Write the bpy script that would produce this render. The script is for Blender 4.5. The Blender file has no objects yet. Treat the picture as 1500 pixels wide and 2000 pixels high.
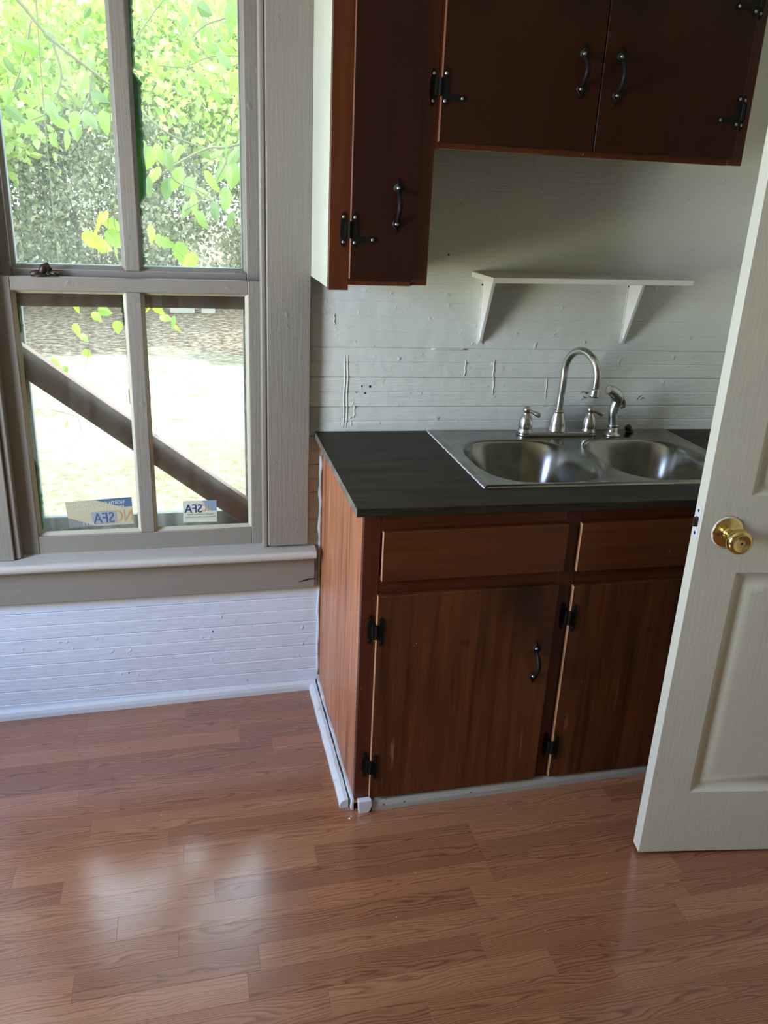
import bpy, bmesh, math, random
import numpy as np
from mathutils import Vector, Matrix, Euler
random.seed(7); rng = np.random.default_rng(7)
SC = bpy.context.scene
COL = SC.collection

# ------------------------------------------------------------ camera
cam_d = bpy.data.cameras.new('camera'); cam = bpy.data.objects.new('camera', cam_d); COL.objects.link(cam)
YAW, PITCH, ROLL = -.2387, -.3633, .0457
fw = Vector((-math.sin(YAW)*math.cos(PITCH), math.cos(YAW)*math.cos(PITCH), math.sin(PITCH)))
rt = Vector((math.cos(YAW), math.sin(YAW), 0)); up = rt.cross(fw)
R_ = rt*math.cos(ROLL)+up*math.sin(ROLL); U_ = up*math.cos(ROLL)-rt*math.sin(ROLL)
m = Matrix((R_, U_, -fw)).transposed().to_4x4(); m.translation = (-.3374, -2.2586, 1.4726)
cam.matrix_world = m
cam_d.sensor_fit = 'VERTICAL'; cam_d.sensor_height = 36; cam_d.lens = 36*1624.14/2000
cam_d.clip_start = .02; cam_d.clip_end = 300
SC.camera = cam

# ------------------------------------------------------------ world, sun, window daylight, exposure
SC.view_settings.view_transform = 'Standard'; SC.view_settings.look = 'None'
SC.view_settings.gamma = 1; SC.view_settings.use_curve_mapping = False
SC.view_settings.exposure = -.6
W = bpy.data.worlds.new('world'); SC.world = W; W.use_nodes = True
bg = W.node_tree.nodes['Background']; bg.inputs[0].default_value = (.66, .78, 1, 1); bg.inputs[1].default_value = 14.0
SUN_E, SKY_W, BOUNCE_W = 10.0, 60.0, 36.0
def lamp(name, kind, energy, color, loc, rot, **kw):
    d = bpy.data.lights.new(name, kind); d.energy = energy; d.color = color
    for k, v in kw.items(): setattr(d, k, v)
    o = bpy.data.objects.new(name, d); COL.objects.link(o); o.location = loc; o.rotation_euler = rot
    return o
sun_dir = Vector((-.5, -.08, .85)).normalized()
s = lamp('sun', 'SUN', SUN_E, (1, .95, .84), (0, 0, 30), sun_dir.to_track_quat('Z', 'Y').to_euler(), angle=.01)
def face(v): return Vector(v).to_track_quat('-Z', 'Y').to_euler()
# daylight through the window in the left wall: blue from the sky above, green-yellow from the sunlit yard below
def winlamp(name, e, c, d, loc, sx, sy, spread):
    return lamp(name, 'AREA', e, c, loc, face(d), shape='RECTANGLE', size=sx, size_y=sy, spread=math.radians(spread))
winlamp('left_window_skylight', SKY_W, (.36, .54, 1.0), (.85, .25, -.50), (-2.16, -1.12, 1.45), .72, .95, 135)
winlamp('left_window_yard_light', BOUNCE_W, (1.0, .98, .60), (.93, .2, .30), (-2.16, -1.12, 1.05), .72, .95, 120)
pt = lamp('window_portal', 'AREA', 1, (1, 1, 1), (-.47, .2, 1.25), face((0, -1, 0)), shape='RECTANGLE', size=.7, size_y=1.5)
pt.data.cycles.is_portal = True
SC.cycles.max_bounces = 10; SC.cycles.diffuse_bounces = 5; SC.cycles.transparent_max_bounces = 12
SC.cycles.caustics_reflective = False; SC.cycles.caustics_refractive = False
SC.cycles.sample_clamp_indirect = 6

# ------------------------------------------------------------ helpers
WL = {}
def lin(h):
    h = h.lstrip('#'); o = []
    for i in (0, 2, 4):
        c = int(h[i:i+2], 16)/255; o.append(c/12.92 if c <= .04045 else ((c+.055)/1.055)**2.4)
    return (*o, 1)
class MB:
    def __init__(s): s.v = []; s.f = []; s.m = []
    def add(s, vs, fs, mi=0):
        b = len(s.v); s.v += [tuple(map(float, v)) for v in vs]; s.f += [[b+i for i in f] for f in fs]; s.m += [mi]*len(fs); return s
    def box(s, x0, x1, y0, y1, z0, z1, mi=0, fn=None):
        v = [(x, y, z) for z in (z0, z1) for y in (y0, y1) for x in (x0, x1)]
        if fn: v = [fn(*p) for p in v]
        return s.add(v, [(0, 2, 3, 1), (4, 5, 7, 6), (0, 1, 5, 4), (2, 6, 7, 3), (0, 4, 6, 2), (1, 3, 7, 5)], mi)
    def prism(s, pts, y0, y1, mi=0):   # outline in (x,z), counter-clockwise seen from -Y
        n = len(pts); v = [(x, y0, z) for x, z in pts]+[(x, y1, z) for x, z in pts]
        return s.add(v, [list(range(n)), list(range(2*n-1, n-1, -1))]+[(i, i+n, (i+1) % n+n, (i+1) % n) for i in range(n)], mi)
    def extrude_x(s, prof, x0, x1, mi=0, fn=None):   # profile in (y,z)
        n = len(prof); v = [(x0, y, z) for y, z in prof]+[(x1, y, z) for y, z in prof]
        if fn: v = [fn(*p) for p in v]
        return s.add(v, [list(range(n)), list(range(2*n-1, n-1, -1))]+[(i, i+n, (i+1) % n+n, (i+1) % n) for i in range(n)], mi)
    def tube(s, path, rad, seg=10, mi=0):
        P = [Vector(p) for p in path]; n = len(P)
        if not hasattr(rad, '__len__'): rad = [rad]*n
        vs = []; ref = None
        for i, p in enumerate(P):
            t = (P[min(i+1, n-1)]-P[max(i-1, 0)]).normalized()
            if ref is None: ref = Vector((0, 0, 1)) if abs(t.z) < .9 else Vector((0, 1, 0))
            a = (ref-t*ref.dot(t)).normalized(); b = t.cross(a); ref = a
            vs += [p+(a*math.cos(2*math.pi*k/seg)+b*math.sin(2*math.pi*k/seg))*rad[i] for k in range(seg)]
        fs = [(i*seg+k, i*seg+(k+1) % seg, (i+1)*seg+(k+1) % seg, (i+1)*seg+k) for i in range(n-1) for k in range(seg)]
        fs += [list(range(seg-1, -1, -1)), [(n-1)*seg+k for k in range(seg)]]
        return s.add(vs, fs, mi)
    def lathe(s, prof, c, axis=(0, 0, 1), seg=24, mi=0):   # prof: (r, h) along axis from c
        q = Vector(axis).to_track_quat('Z', 'Y'); c = Vector(c); n = len(prof); vs = []
        for r, h in prof:
            vs += [c+q @ Vector((r*math.cos(2*math.pi*k/seg), r*math.sin(2*math.pi*k/seg), h)) for k in range(seg)]
        fs = [(i*seg+k, i*seg+(k+1) % seg, (i+1)*seg+(k+1) % seg, (i+1)*seg+k) for i in range(n-1) for k in range(seg)]
        fs += [list(range(seg-1, -1, -1)), [(n-1)*seg+k for k in range(seg)]]
        return s.add(vs, fs, mi)
def lin_path(path, n):   # Catmull-Rom resample
    P = [Vector(p) for p in path]; P = [P[0]*2-P[1]]+P+[P[-1]*2-P[-2]]; out = []
    for i in range(1, len(P)-2):
        for k in range(n):
            t = k/n; a, b, c, d = P[i-1:i+3]
            out.append(.5*((2*b)+(c-a)*t+(2*a-5*b+4*c-d)*t*t+(3*b-a-3*c+d)*t**3))
    out.append(P[-2]); return out
def link(o, parent, loc):
    COL.objects.link(o)
    if parent:
        o.parent = parent; o.location = Vector(loc)-WL[parent.name]
    else: o.location = loc
    WL[o.name] = Vector(loc)
    return o
def obj(name, mb, mats, parent=None, smooth=False, bevel=0, seg=2, loc=None, **props):
    me = bpy.data.meshes.new(name); V = np.array(mb.v)
    if loc is None: loc = (V.min(0)+V.max(0))/2
    me.from_pydata([tuple(p) for p in V-np.array(loc)], [], mb.f)
    for mt in (mats if isinstance(mats, (list, tuple)) else [mats]): me.materials.append(mt)
    if any(mb.m): me.polygons.foreach_set('material_index', mb.m)
    if smooth: me.polygons.foreach_set('use_smooth', [True]*len(me.polygons))
    me.update()
    o = bpy.data.objects.new(name, me); link(o, parent, loc)
    if bevel:
        b = o.modifiers.new('bevel', 'BEVEL'); b.width = bevel; b.segments = seg; b.limit_method = 'ANGLE'; b.angle_limit = .6
        b.harden_normals = False
        me.polygons.foreach_set('use_smooth', [True]*len(me.polygons)); 
        w = o.modifiers.new('wn', 'WEIGHTED_NORMAL')
    for k, v in props.items(): o[k] = v
    return o
def empty(name, loc, label=None, cat=None, group=None, kind=None):
    o = bpy.data.objects.new(name, None); link(o, None, loc); o.empty_display_size = .05
    if label: o['label'] = label
    if cat: o['category'] = cat
    if group: o['group'] = group
    if kind: o['kind'] = kind
    return o

# ------------------------------------------------------------ materials
class NT:
    def __init__(s, name):
        s.m = bpy.data.materials.new(name); s.m.use_nodes = True; s.t = s.m.node_tree; s.t.nodes.clear()
        s.out = s.t.nodes.new('ShaderNodeOutputMaterial')
    def n(s, typ, ins=None, **kw):
        nd = s.t.nodes.new('ShaderNode'+typ)
        for k, v in kw.items(): setattr(nd, k, v)
        for k, v in (ins or {}).items():
            if hasattr(v, 'bl_idname') and v.bl_idname.startswith('ShaderNode'): v = v.outputs[0]
            if isinstance(v, bpy.types.NodeSocket): s.t.links.new(v, nd.inputs[k])
            else: nd.inputs[k].default_value = v
        return nd
    def math(s, op, a, b=0.0): return s.n('Math', {0: a, 1: b}, operation=op)
    def ramp(s, fac, stops):
        r = s.n('ValToRGB', {0: fac}); e = r.color_ramp.elements
        while len(e) < len(stops): e.new(.5)
        for el, (p, c) in zip(e, stops): el.position = p; el.color = c if len(c) == 4 else (*c, 1)
        return r
    def mix(s, fac, a, b, mode='MIX'):
        nd = s.t.nodes.new('ShaderNodeMix'); nd.data_type = 'RGBA'; nd.blend_type = mode
        for k, v in ((0, fac), (6, a), (7, b)):
            if hasattr(v, 'bl_idname') and v.bl_idname.startswith('ShaderNode'): v = v.outputs[2] if v.bl_idname == 'ShaderNodeMix' else v.outputs[0]
            if isinstance(v, bpy.types.NodeSocket): s.t.links.new(v, nd.inputs[k])
            else: nd.inputs[k].default_value = v
        return nd.outputs[2]
    def coords(s, scale=(1, 1, 1), rnd=0, kind='Object'):
        tc = s.n('TexCoord').outputs[kind]
        if rnd:
            oi = s.n('ObjectInfo'); k = s.math('MULTIPLY', oi.outputs['Random'], rnd)
            cb = s.n('CombineXYZ', {0: k, 1: k, 2: k}); tc = s.n('VectorMath', {0: tc, 1: cb}, operation='ADD')
        return s.n('Mapping', {'Vector': tc, 'Scale': scale})
    def noise(s, vec, scale, detail=3, rough=.5, dist=0): return s.n('TexNoise', {'Vector': vec, 'Scale': scale, 'Detail': detail, 'Roughness': rough, 'Distortion': dist})
    def bsdf(s, color, rough=.5, metal=0, bump=None, strength=.3, dist=.002, spec=.5, **kw):
        ins = {'Base Color': color, 'Roughness': rough, 'Metallic': metal, 'Specular IOR Level': spec}
        if bump is not None:
            ins['Normal'] = s.n('Bump', {'Height': bump, 'Strength': strength, 'Distance': dist})
        ins.update(kw)
        p = s.n('BsdfPrincipled', ins); s.t.links.new(p.outputs[0], s.out.inputs[0]); return s.m
def paint(name, color, rough=.45, lump=.35, streak=None, dirt=.25, dirtcol='#5a5348', spec=.4, chips=None):
    t = NT(name); c = t.coords(rnd=7); base = t.noise(c, 3.5, 4)
    col = t.mix(t.ramp(base, [(.3, (0, 0, 0)), (.7, (1, 1, 1))]), tuple(x*.93 for x in lin(color)[:3])+(1,), lin(color))
    sp = t.ramp(t.noise(c, 55, 3, .6), [(.70, (0, 0, 0)), (.80, (1, 1, 1))])
    pat = t.ramp(t.noise(c, 4, 3), [(.5, (0, 0, 0)), (.7, (1, 1, 1))])
    col = t.mix(t.math('MULTIPLY', t.math('MULTIPLY', sp, pat), dirt), col, lin(dirtcol))
    if chips:
        ch = t.ramp(t.noise(c, 26, 5, .65), [(.69, (0, 0, 0)), (.71, (1, 1, 1))]); col = t.mix(t.math('MULTIPLY', ch, .8), col, lin(chips))
    sc = {'x': (.06, 1, 1), 'z': (1, 1, .06), None: (1, 1, 1)}[streak]
    h = t.math('ADD', t.math('MULTIPLY', t.noise(t.coords(sc, rnd=7), 160, 3), .6 if streak else .15), t.noise(c, 26, 4, .55))
    blob = t.ramp(t.noise(c, 38, 2), [(.68, (0, 0, 0)), (.78, (1, 1, 1))])
    h = t.math('ADD', h, t.math('MULTIPLY', blob, .55))
    return t.bsdf(col, rough, bump=h, strength=lump, dist=.004, spec=spec)
def wood(name, dark, light, axis='z', scale=1.0, rough=.4, spec=.4, speck=None, grime=None, contrast=(.3, .7), worn=None, bump=.15):
    t = NT(name); st = {'x': (.05, 1, 1), 'y': (1, .05, 1), 'z': (1, 1, .05)}[axis]
    c = t.coords(tuple(k*scale for k in st), rnd=11)
    f1 = t.noise(c, 64, 5, .65, .3); f2 = t.noise(c, 9, 3, .5, .8); f3 = t.noise(t.coords(rnd=5), 2.6, 3)
    f = t.math('ADD', t.math('ADD', t.math('MULTIPLY', f1, .55), t.math('MULTIPLY', f2, .27)), t.math('MULTIPLY', f3, .2))
    col = t.ramp(f, [(contrast[0], lin(dark)), (contrast[1], lin(light))]).outputs[0]
    if worn:
        w = t.ramp(t.noise(t.coords(tuple(k*scale for k in st), rnd=3), 70, 4, .7), [(.62, (0, 0, 0)), (.68, (1, 1, 1))])
        w2 = t.ramp(t.noise(t.coords(rnd=9), 5, 2), [(.5, (0, 0, 0)), (.65, (1, 1, 1))])
        col = t.mix(t.math('MULTIPLY', t.math('MULTIPLY', w, w2), .7), col, lin(worn))
    if speck:
        k = t.ramp(t.noise(t.coords(rnd=2), 48, 2), [(.77, (0, 0, 0)), (.80, (1, 1, 1))]); col = t.mix(k, col, lin(speck))
    for g in (grime or []):
        (gx, gy, gz), rad, amt, gc = g
        d = t.n('VectorMath', {0: t.n('TexCoord').outputs['Object'], 1: (gx, gy, gz)}, operation='DISTANCE').outputs['Value']
        k = t.math('ADD', t.math('MULTIPLY', d, 1/rad), t.math('MULTIPLY', t.math('SUBTRACT', t.noise(t.coords(), 22, 4), .5), 1.1))
        col = t.mix(t.math('MULTIPLY', t.ramp(k, [(.25, (1, 1, 1)), (1, (0, 0, 0))]), amt), col, lin(gc))
    return t.bsdf(col, rough, bump=f1, strength=bump, dist=.002, spec=spec)
M = {}
M['wall'] = paint('white_wall_paint', '#d8dad1', .36, .75, 'x', .5)
M['wall_low'] = paint('sky_tinted_wall_paint', '#ccd2dc', .34, .7, 'x', .5)  # blue skylight put into the colour of the boards under the window
M['wall_bare'] = paint('bare_board', '#b9bab8', .6, .3, 'x', .6)
M['trim'] = paint('taupe_gloss_paint', '#867f75', .38, .40, 'z', .35)
M['trimx'] = paint('taupe_gloss_paint_level', '#867f75', .38, .40, 'x', .35)
M['stool'] = paint('taupe_sill_paint', '#b4afa6', .34, .25, 'x', .3)
M['shoe'] = paint('white_shoe_paint', '#c6c9cb', .4, .3, None, .6, chips='#8f8a82')
M['greyshoe'] = paint('worn_grey_shoe_paint', '#a8a79f', .5, .3, 'x', .8, chips='#5d5850')
M['ceil'] = paint('ceiling_paint', '#dcd8cb', .6, .2)
M['roomwall'] = paint('off_white_room_paint', '#d2cbba', .6, .2)
M['block'] = paint('pale_concrete', '#9b9688', .8, .3)
M['door'] = paint('white_door_paint', '#c9c6b7', .36, .16, 'z', .3)
M['cabside_white'] = paint('white_cabinet_side', '#bcbdac', .45, .2, 'z', .2)
M['shelf'] = paint('white_shelf_laminate', '#dedbd0', .35, .05, None, .1)
M['bracket'] = paint('white_bracket_enamel', '#dad8d2', .35, .05, None, .1)
M['cab'] = wood('base_cabinet_frame_wood', '#30120a', '#592814', 'z', 1, .38, speck='#b9906a')
M['cabx'] = wood('base_cabinet_rail_wood', '#32130a', '#5e2c14', 'x', 1, .38, speck='#b9906a')
M['cabside'] = wood('lit_cabinet_side_wood', '#683824', '#b07450', 'z', .8, .42, worn='#d9b48e', speck='#e0c0a0', contrast=(.38, .62))  # light from the left put into this paler wood colour
M['drawer'] = wood('drawer_front_wood', '#3c1d0d', '#683819', 'x', .7, .35, speck='#c9a079')
M['cdoor'] = wood('base_door_wood', '#33190c', '#683a1c', 'z', .75, .36, speck='#c49a70', worn='#a8754a', contrast=(.38, .63),
                  grime=[((.13, 0, .27), .13, .8, '#1d0c06'), ((.19, 0, .16), .10, .6, '#2a1208'), ((.0, 0, .145), .016, .85, '#1b0c06'), ((-.02, 0, -.02), .012, .7, '#2a1208')])
M['ucab'] = wood('upper_cabinet_frame_wood', '#361509', '#602e10', 'z', 1, .34, speck='#caa27c', contrast=(.28, .72))
M['udoor'] = wood('upper_door_wood', '#210d07', '#33150b', 'z', .6, .36, .25, speck=None, contrast=(.2, .8))
M['udoor2'] = wood('upper_wide_door_wood', '#240f06', '#361808', 'z', .5, .36, .25, contrast=(.2, .8), grime=[((.14, 0, -.05), .12, .75, '#150904'), ((-.14, 0, -.05), .12, .75, '#150904')])
M['edge_up'] = wood('lit_and_worn_upper_edge_wood', '#5e3420', '#86573d', 'z', 1, .5)  # side light put into upper door edges; also the worn chipped edge
M['edge'] = wood('lit_door_edge_wood', '#8a5a3c', '#b98a66', 'z', 1, .5)  # side light put into the paler colour of left door edges
M['counter'] = (lambda t: t.bsdf(t.mix(t.ramp(t.noise(t.coords((.12, 1, 1)), 36, 5, .65), [(.35, (0, 0, 0)), (.7, (1, 1, 1))]), lin('#221d17'), lin('#3f372b')), .5, spec=.12,
     bump=t.noise(t.coords((.12, 1, 1)), 120, 3), strength=.08, dist=.001))(NT('charcoal_laminate'))
M['counter_edge'] = (lambda t: t.bsdf(t.mix(t.ramp(t.noise(t.coords((.2, 1, 1)), 20, 4), [(.4, (0, 0, 0)), (.65, (1, 1, 1))]), lin('#6c6a60'), lin('#4f4c45')), .4))(NT('paler_laminate_edge'))  # left end edge, paler and greyer than the top
M['steel'] = (lambda t: t.bsdf(t.mix(t.ramp(t.noise(t.coords(), 14, 4), [(.4, (0, 0, 0)), (.7, (1, 1, 1))]), (.23, .225, .195, 1), (.33, .325, .29, 1)),
     t.n('MapRange', {0: t.noise(t.coords(), 30, 4), 3: .17, 4: .25}), 1, bump=t.noise(t.coords((1, .04, 1)), 260, 2), strength=.03, dist=.0006))(NT('brushed_stainless_steel'))
M['nickel'] = (lambda t: t.bsdf((.52, .50, .46, 1), .26, 1))(NT('brushed_nickel'))
M['black'] = (lambda t: t.bsdf((.007, .007, .006, 1), .5, 0, spec=.14, bump=t.noise(t.coords(), 180, 2), strength=.25, dist=.001))(NT('black_iron'))
M['screw'] = (lambda t: t.bsdf((.5, .5, .48, 1), .35, 1))(NT('zinc_screw'))
M['brass'] = (lambda t: t.bsdf((.66, .50, .20, 1), .15, 1))(NT('polished_brass'))
M['rubber'] = (lambda t: t.bsdf((.018, .02, .03, 1), .4))(NT('dark_rubber'))
M['dark'] = (lambda t: t.bsdf((.01, .009, .008, 1), .8))(NT('dark_hole'))
M['rust'] = (lambda t: t.bsdf(lin('#8a6a54'), .7))(NT('rust_stain'))
def putty_mat():
    t = NT('green_glazing_paint'); c = t.mix(t.ramp(t.noise(t.coords((1, 1, .06)), 70, 4, .6), [(.38, (0, 0, 0)), (.66, (1, 1, 1))]), lin('#035026'), lin('#2f9a4c'))
    mx = t.n('MixShader', {0: .55, 1: t.n('BsdfPrincipled', {'Base Color': c, 'Roughness': .3}), 2: t.n('BsdfTranslucent', {0: c})}); t.t.links.new(mx.outputs[0], t.out.inputs[0]); return t.m
M['putty'] = putty_mat()
M['bare'] = wood('bare_sash_wood', '#8a5a48', '#bd917e', 'x', 1, .7)
M['peel'] = paint('peeling_sash_paint', '#b9b29c', .6, .5, 'z', .6, chips='#6b5138')
M['ext'] = paint('weathered_exterior_frame_paint', '#8f938a', .6, .4, 'z', .5)
M['extx'] = paint('weathered_exterior_rail_paint', '#7d8a80', .6, .4, 'x', .5)
M['brace'] = wood('weathered_brace_wood', '#94705e', '#c6a08a', 'x', .7, .65, contrast=(.25, .75), grime=[((-.1, 0, 0), .03, .5, '#2a1a12'), ((.05, 0, .0), .02, .5, '#2a1a12')])
M['sash_metal'] = (lambda t: t.bsdf((.05, .035, .025, 1), .45, .6))(NT('aged_sash_lock_metal'))
def floor_mat():
    t = NT('oak_laminate'); oi = t.n('ObjectInfo').outputs['Random']
    k = t.math('MULTIPLY', oi, 37.0); cb = t.n('CombineXYZ', {0: k, 1: t.math('MULTIPLY', t.math('FRACT', t.math('MULTIPLY', oi, 13.7)), .05), 2: k})
    tc = t.n('VectorMath', {0: t.n('TexCoord').outputs['Object'], 1: cb}, operation='ADD')
    sub = t.math('SUBTRACT', t.math('FRACT', t.math('MULTIPLY', oi, 71.0)), .5)
    base = t.n('TexCoord').outputs['Object']
    sx = t.n('SeparateXYZ', {0: base})
    # cathedral figure: nested parabolic arches along the strip, bent by noise
    y = t.math('ADD', sx.outputs[1], t.math('MULTIPLY', sub, .05))
    n1 = t.math('MULTIPLY', t.math('SUBTRACT', t.noise(t.n('Mapping', {'Vector': tc, 'Scale': (1, 7, 1)}), 4.5, 3, .5), .5), .13)
    y2 = t.math('ADD', y, t.math('MULTIPLY', t.math('SUBTRACT', t.noise(t.n('Mapping', {'Vector': tc, 'Scale': (1, 3, 1)}), 5, 2), .5), .045))
    par = t.math('ADD', t.math('MULTIPLY', t.math('POWER', t.math('ABSOLUTE', y2), 1.6), 62.0), t.math('ADD', t.math('MULTIPLY', sx.outputs[0], t.math('ADD', .06, t.math('MULTIPLY', t.math('FRACT', t.math('MULTIPLY', oi, 29.0)), .34))), t.math('MULTIPLY', n1, 1.3)))
    ring = t.math('FRACT', t.math('MULTIPLY', par, 20.0))
    ring = t.ramp(ring, [(0, (.22,)*3), (.22, (.55,)*3), (.7, (.80,)*3), (.9, (.6,)*3), (1, (.22,)*3)])
    pores = t.noise(t.n('Mapping', {'Vector': tc, 'Scale': (.5, 30, 1)}), 14, 4, .7)
    f = t.math('ADD', t.math('MULTIPLY', ring, .68), t.math('MULTIPLY', pores, .46))
    br = t.math('FRACT', t.math('MULTIPLY', oi, 5.3))
    f = t.math('ADD', f, t.math('MULTIPLY', t.math('SUBTRACT', br, .5), .26))
    col = t.ramp(f, [(.16, lin('#503020')), (.5, lin('#7b4e37')), (.88, lin('#9c6d4e'))]).outputs[0]
    red = t.math('MULTIPLY', t.math('FRACT', t.math('MULTIPLY', oi, 91.0)), .45)
    col = t.mix(red, col, t.mix(1, col, (1.08, .88, .80, 1), 'MULTIPLY'))
    dust = t.noise(t.coords(kind='Generated'), 3, 3)
    g = t.n('NewGeometry').outputs['Position']
    wear = t.noise(g, 7, 5, .65)
    rough = t.n('MapRange', {0: wear, 1: .3, 2: .75, 3: .15, 4: .28})
    h = t.math('ADD', t.math('MULTIPLY', pores, .5), t.math('MULTIPLY', t.noise(g, 10, 2), 1.2))
    return t.bsdf(col, rough, bump=h, strength=.08, dist=.002, spec=.7, **{'Coat Weight': .7, 'Coat Roughness': .17})
M['floor'] = floor_mat()
def leaf_mat(name, a, b, tr=.5, rough=.5):
    t = NT(name); g = t.n('NewGeometry'); oi = t.n('ObjectInfo').outputs['Random']
    f = t.math('FRACT', t.math('ADD', g.outputs['Random Per Island'], oi))
    col = t.mix(f, lin(a), lin(b))
    d = t.n('BsdfDiffuse', {0: col}); l = t.n('BsdfTranslucent', {0: t.mix(.5, col, t.mix(1, col, (1.1, 1.15, .5, 1), 'MULTIPLY'))})
    mx = t.n('MixShader', {0: tr, 1: d, 2: l}); gl = t.n('BsdfGlossy', {0: (1, 1, 1, 1), 1: .45})
    m2 = t.n('MixShader', {0: .04, 1: mx, 2: gl}); t.t.links.new(m2.outputs[0], t.out.inputs[0]); return t.m
M['leaf'] = leaf_mat('fresh_green_leaf', '#476612', '#7d9a26', .45)
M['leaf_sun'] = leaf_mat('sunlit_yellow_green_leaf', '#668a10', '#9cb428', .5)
M['crown'] = leaf_mat('tree_crown_leaf', '#86a83a', '#c8d688', .55)
M['shrub'] = leaf_mat('shaded_shrub_leaf', '#646f46', '#c4c69a', .4)
M['bark'] = wood('grey_bark', '#4a4236', '#857864', 'z', 3, .9, bump=.6)
M['twig'] = wood('green_brown_twig', '#4a5030', '#76704a', 'z', 3, .8)
def glass_mat(name, streaky):
    t = NT(name); tr = t.n('BsdfTransparent', {0: (.95, .985, .95, 1)}); gl = t.n('BsdfGlossy', {0: (1, 1, 1, 1), 1: .02})
    fr = t.n('Fresnel', {0: 1.45}); a = t.n('MixShader', {0: fr, 1: tr, 2: gl})
    dirt = t.n('AddShader', {0: t.n('BsdfTranslucent', {0: (.8, .8, .72, 1)}), 1: t.n('BsdfDiffuse', {0: (.35, .35, .32, 1)})})
    f = t.ramp(t.noise(t.coords((1, 1, .05) if streaky else (1, 1, .5), rnd=3), 34 if streaky else 12, 4, .6), [(.40, (.035,)*3), (.75, (.11 if streaky else .09,)*3)])
    b = t.n('MixShader', {0: f, 1: a, 2: dirt}); t.t.links.new(b.outputs[0], t.out.inputs[0]); return t.m
M['glass'] = glass_mat('dusty_window_glass', False); M['glass2'] = glass_mat('rain_streaked_window_glass', True)
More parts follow.
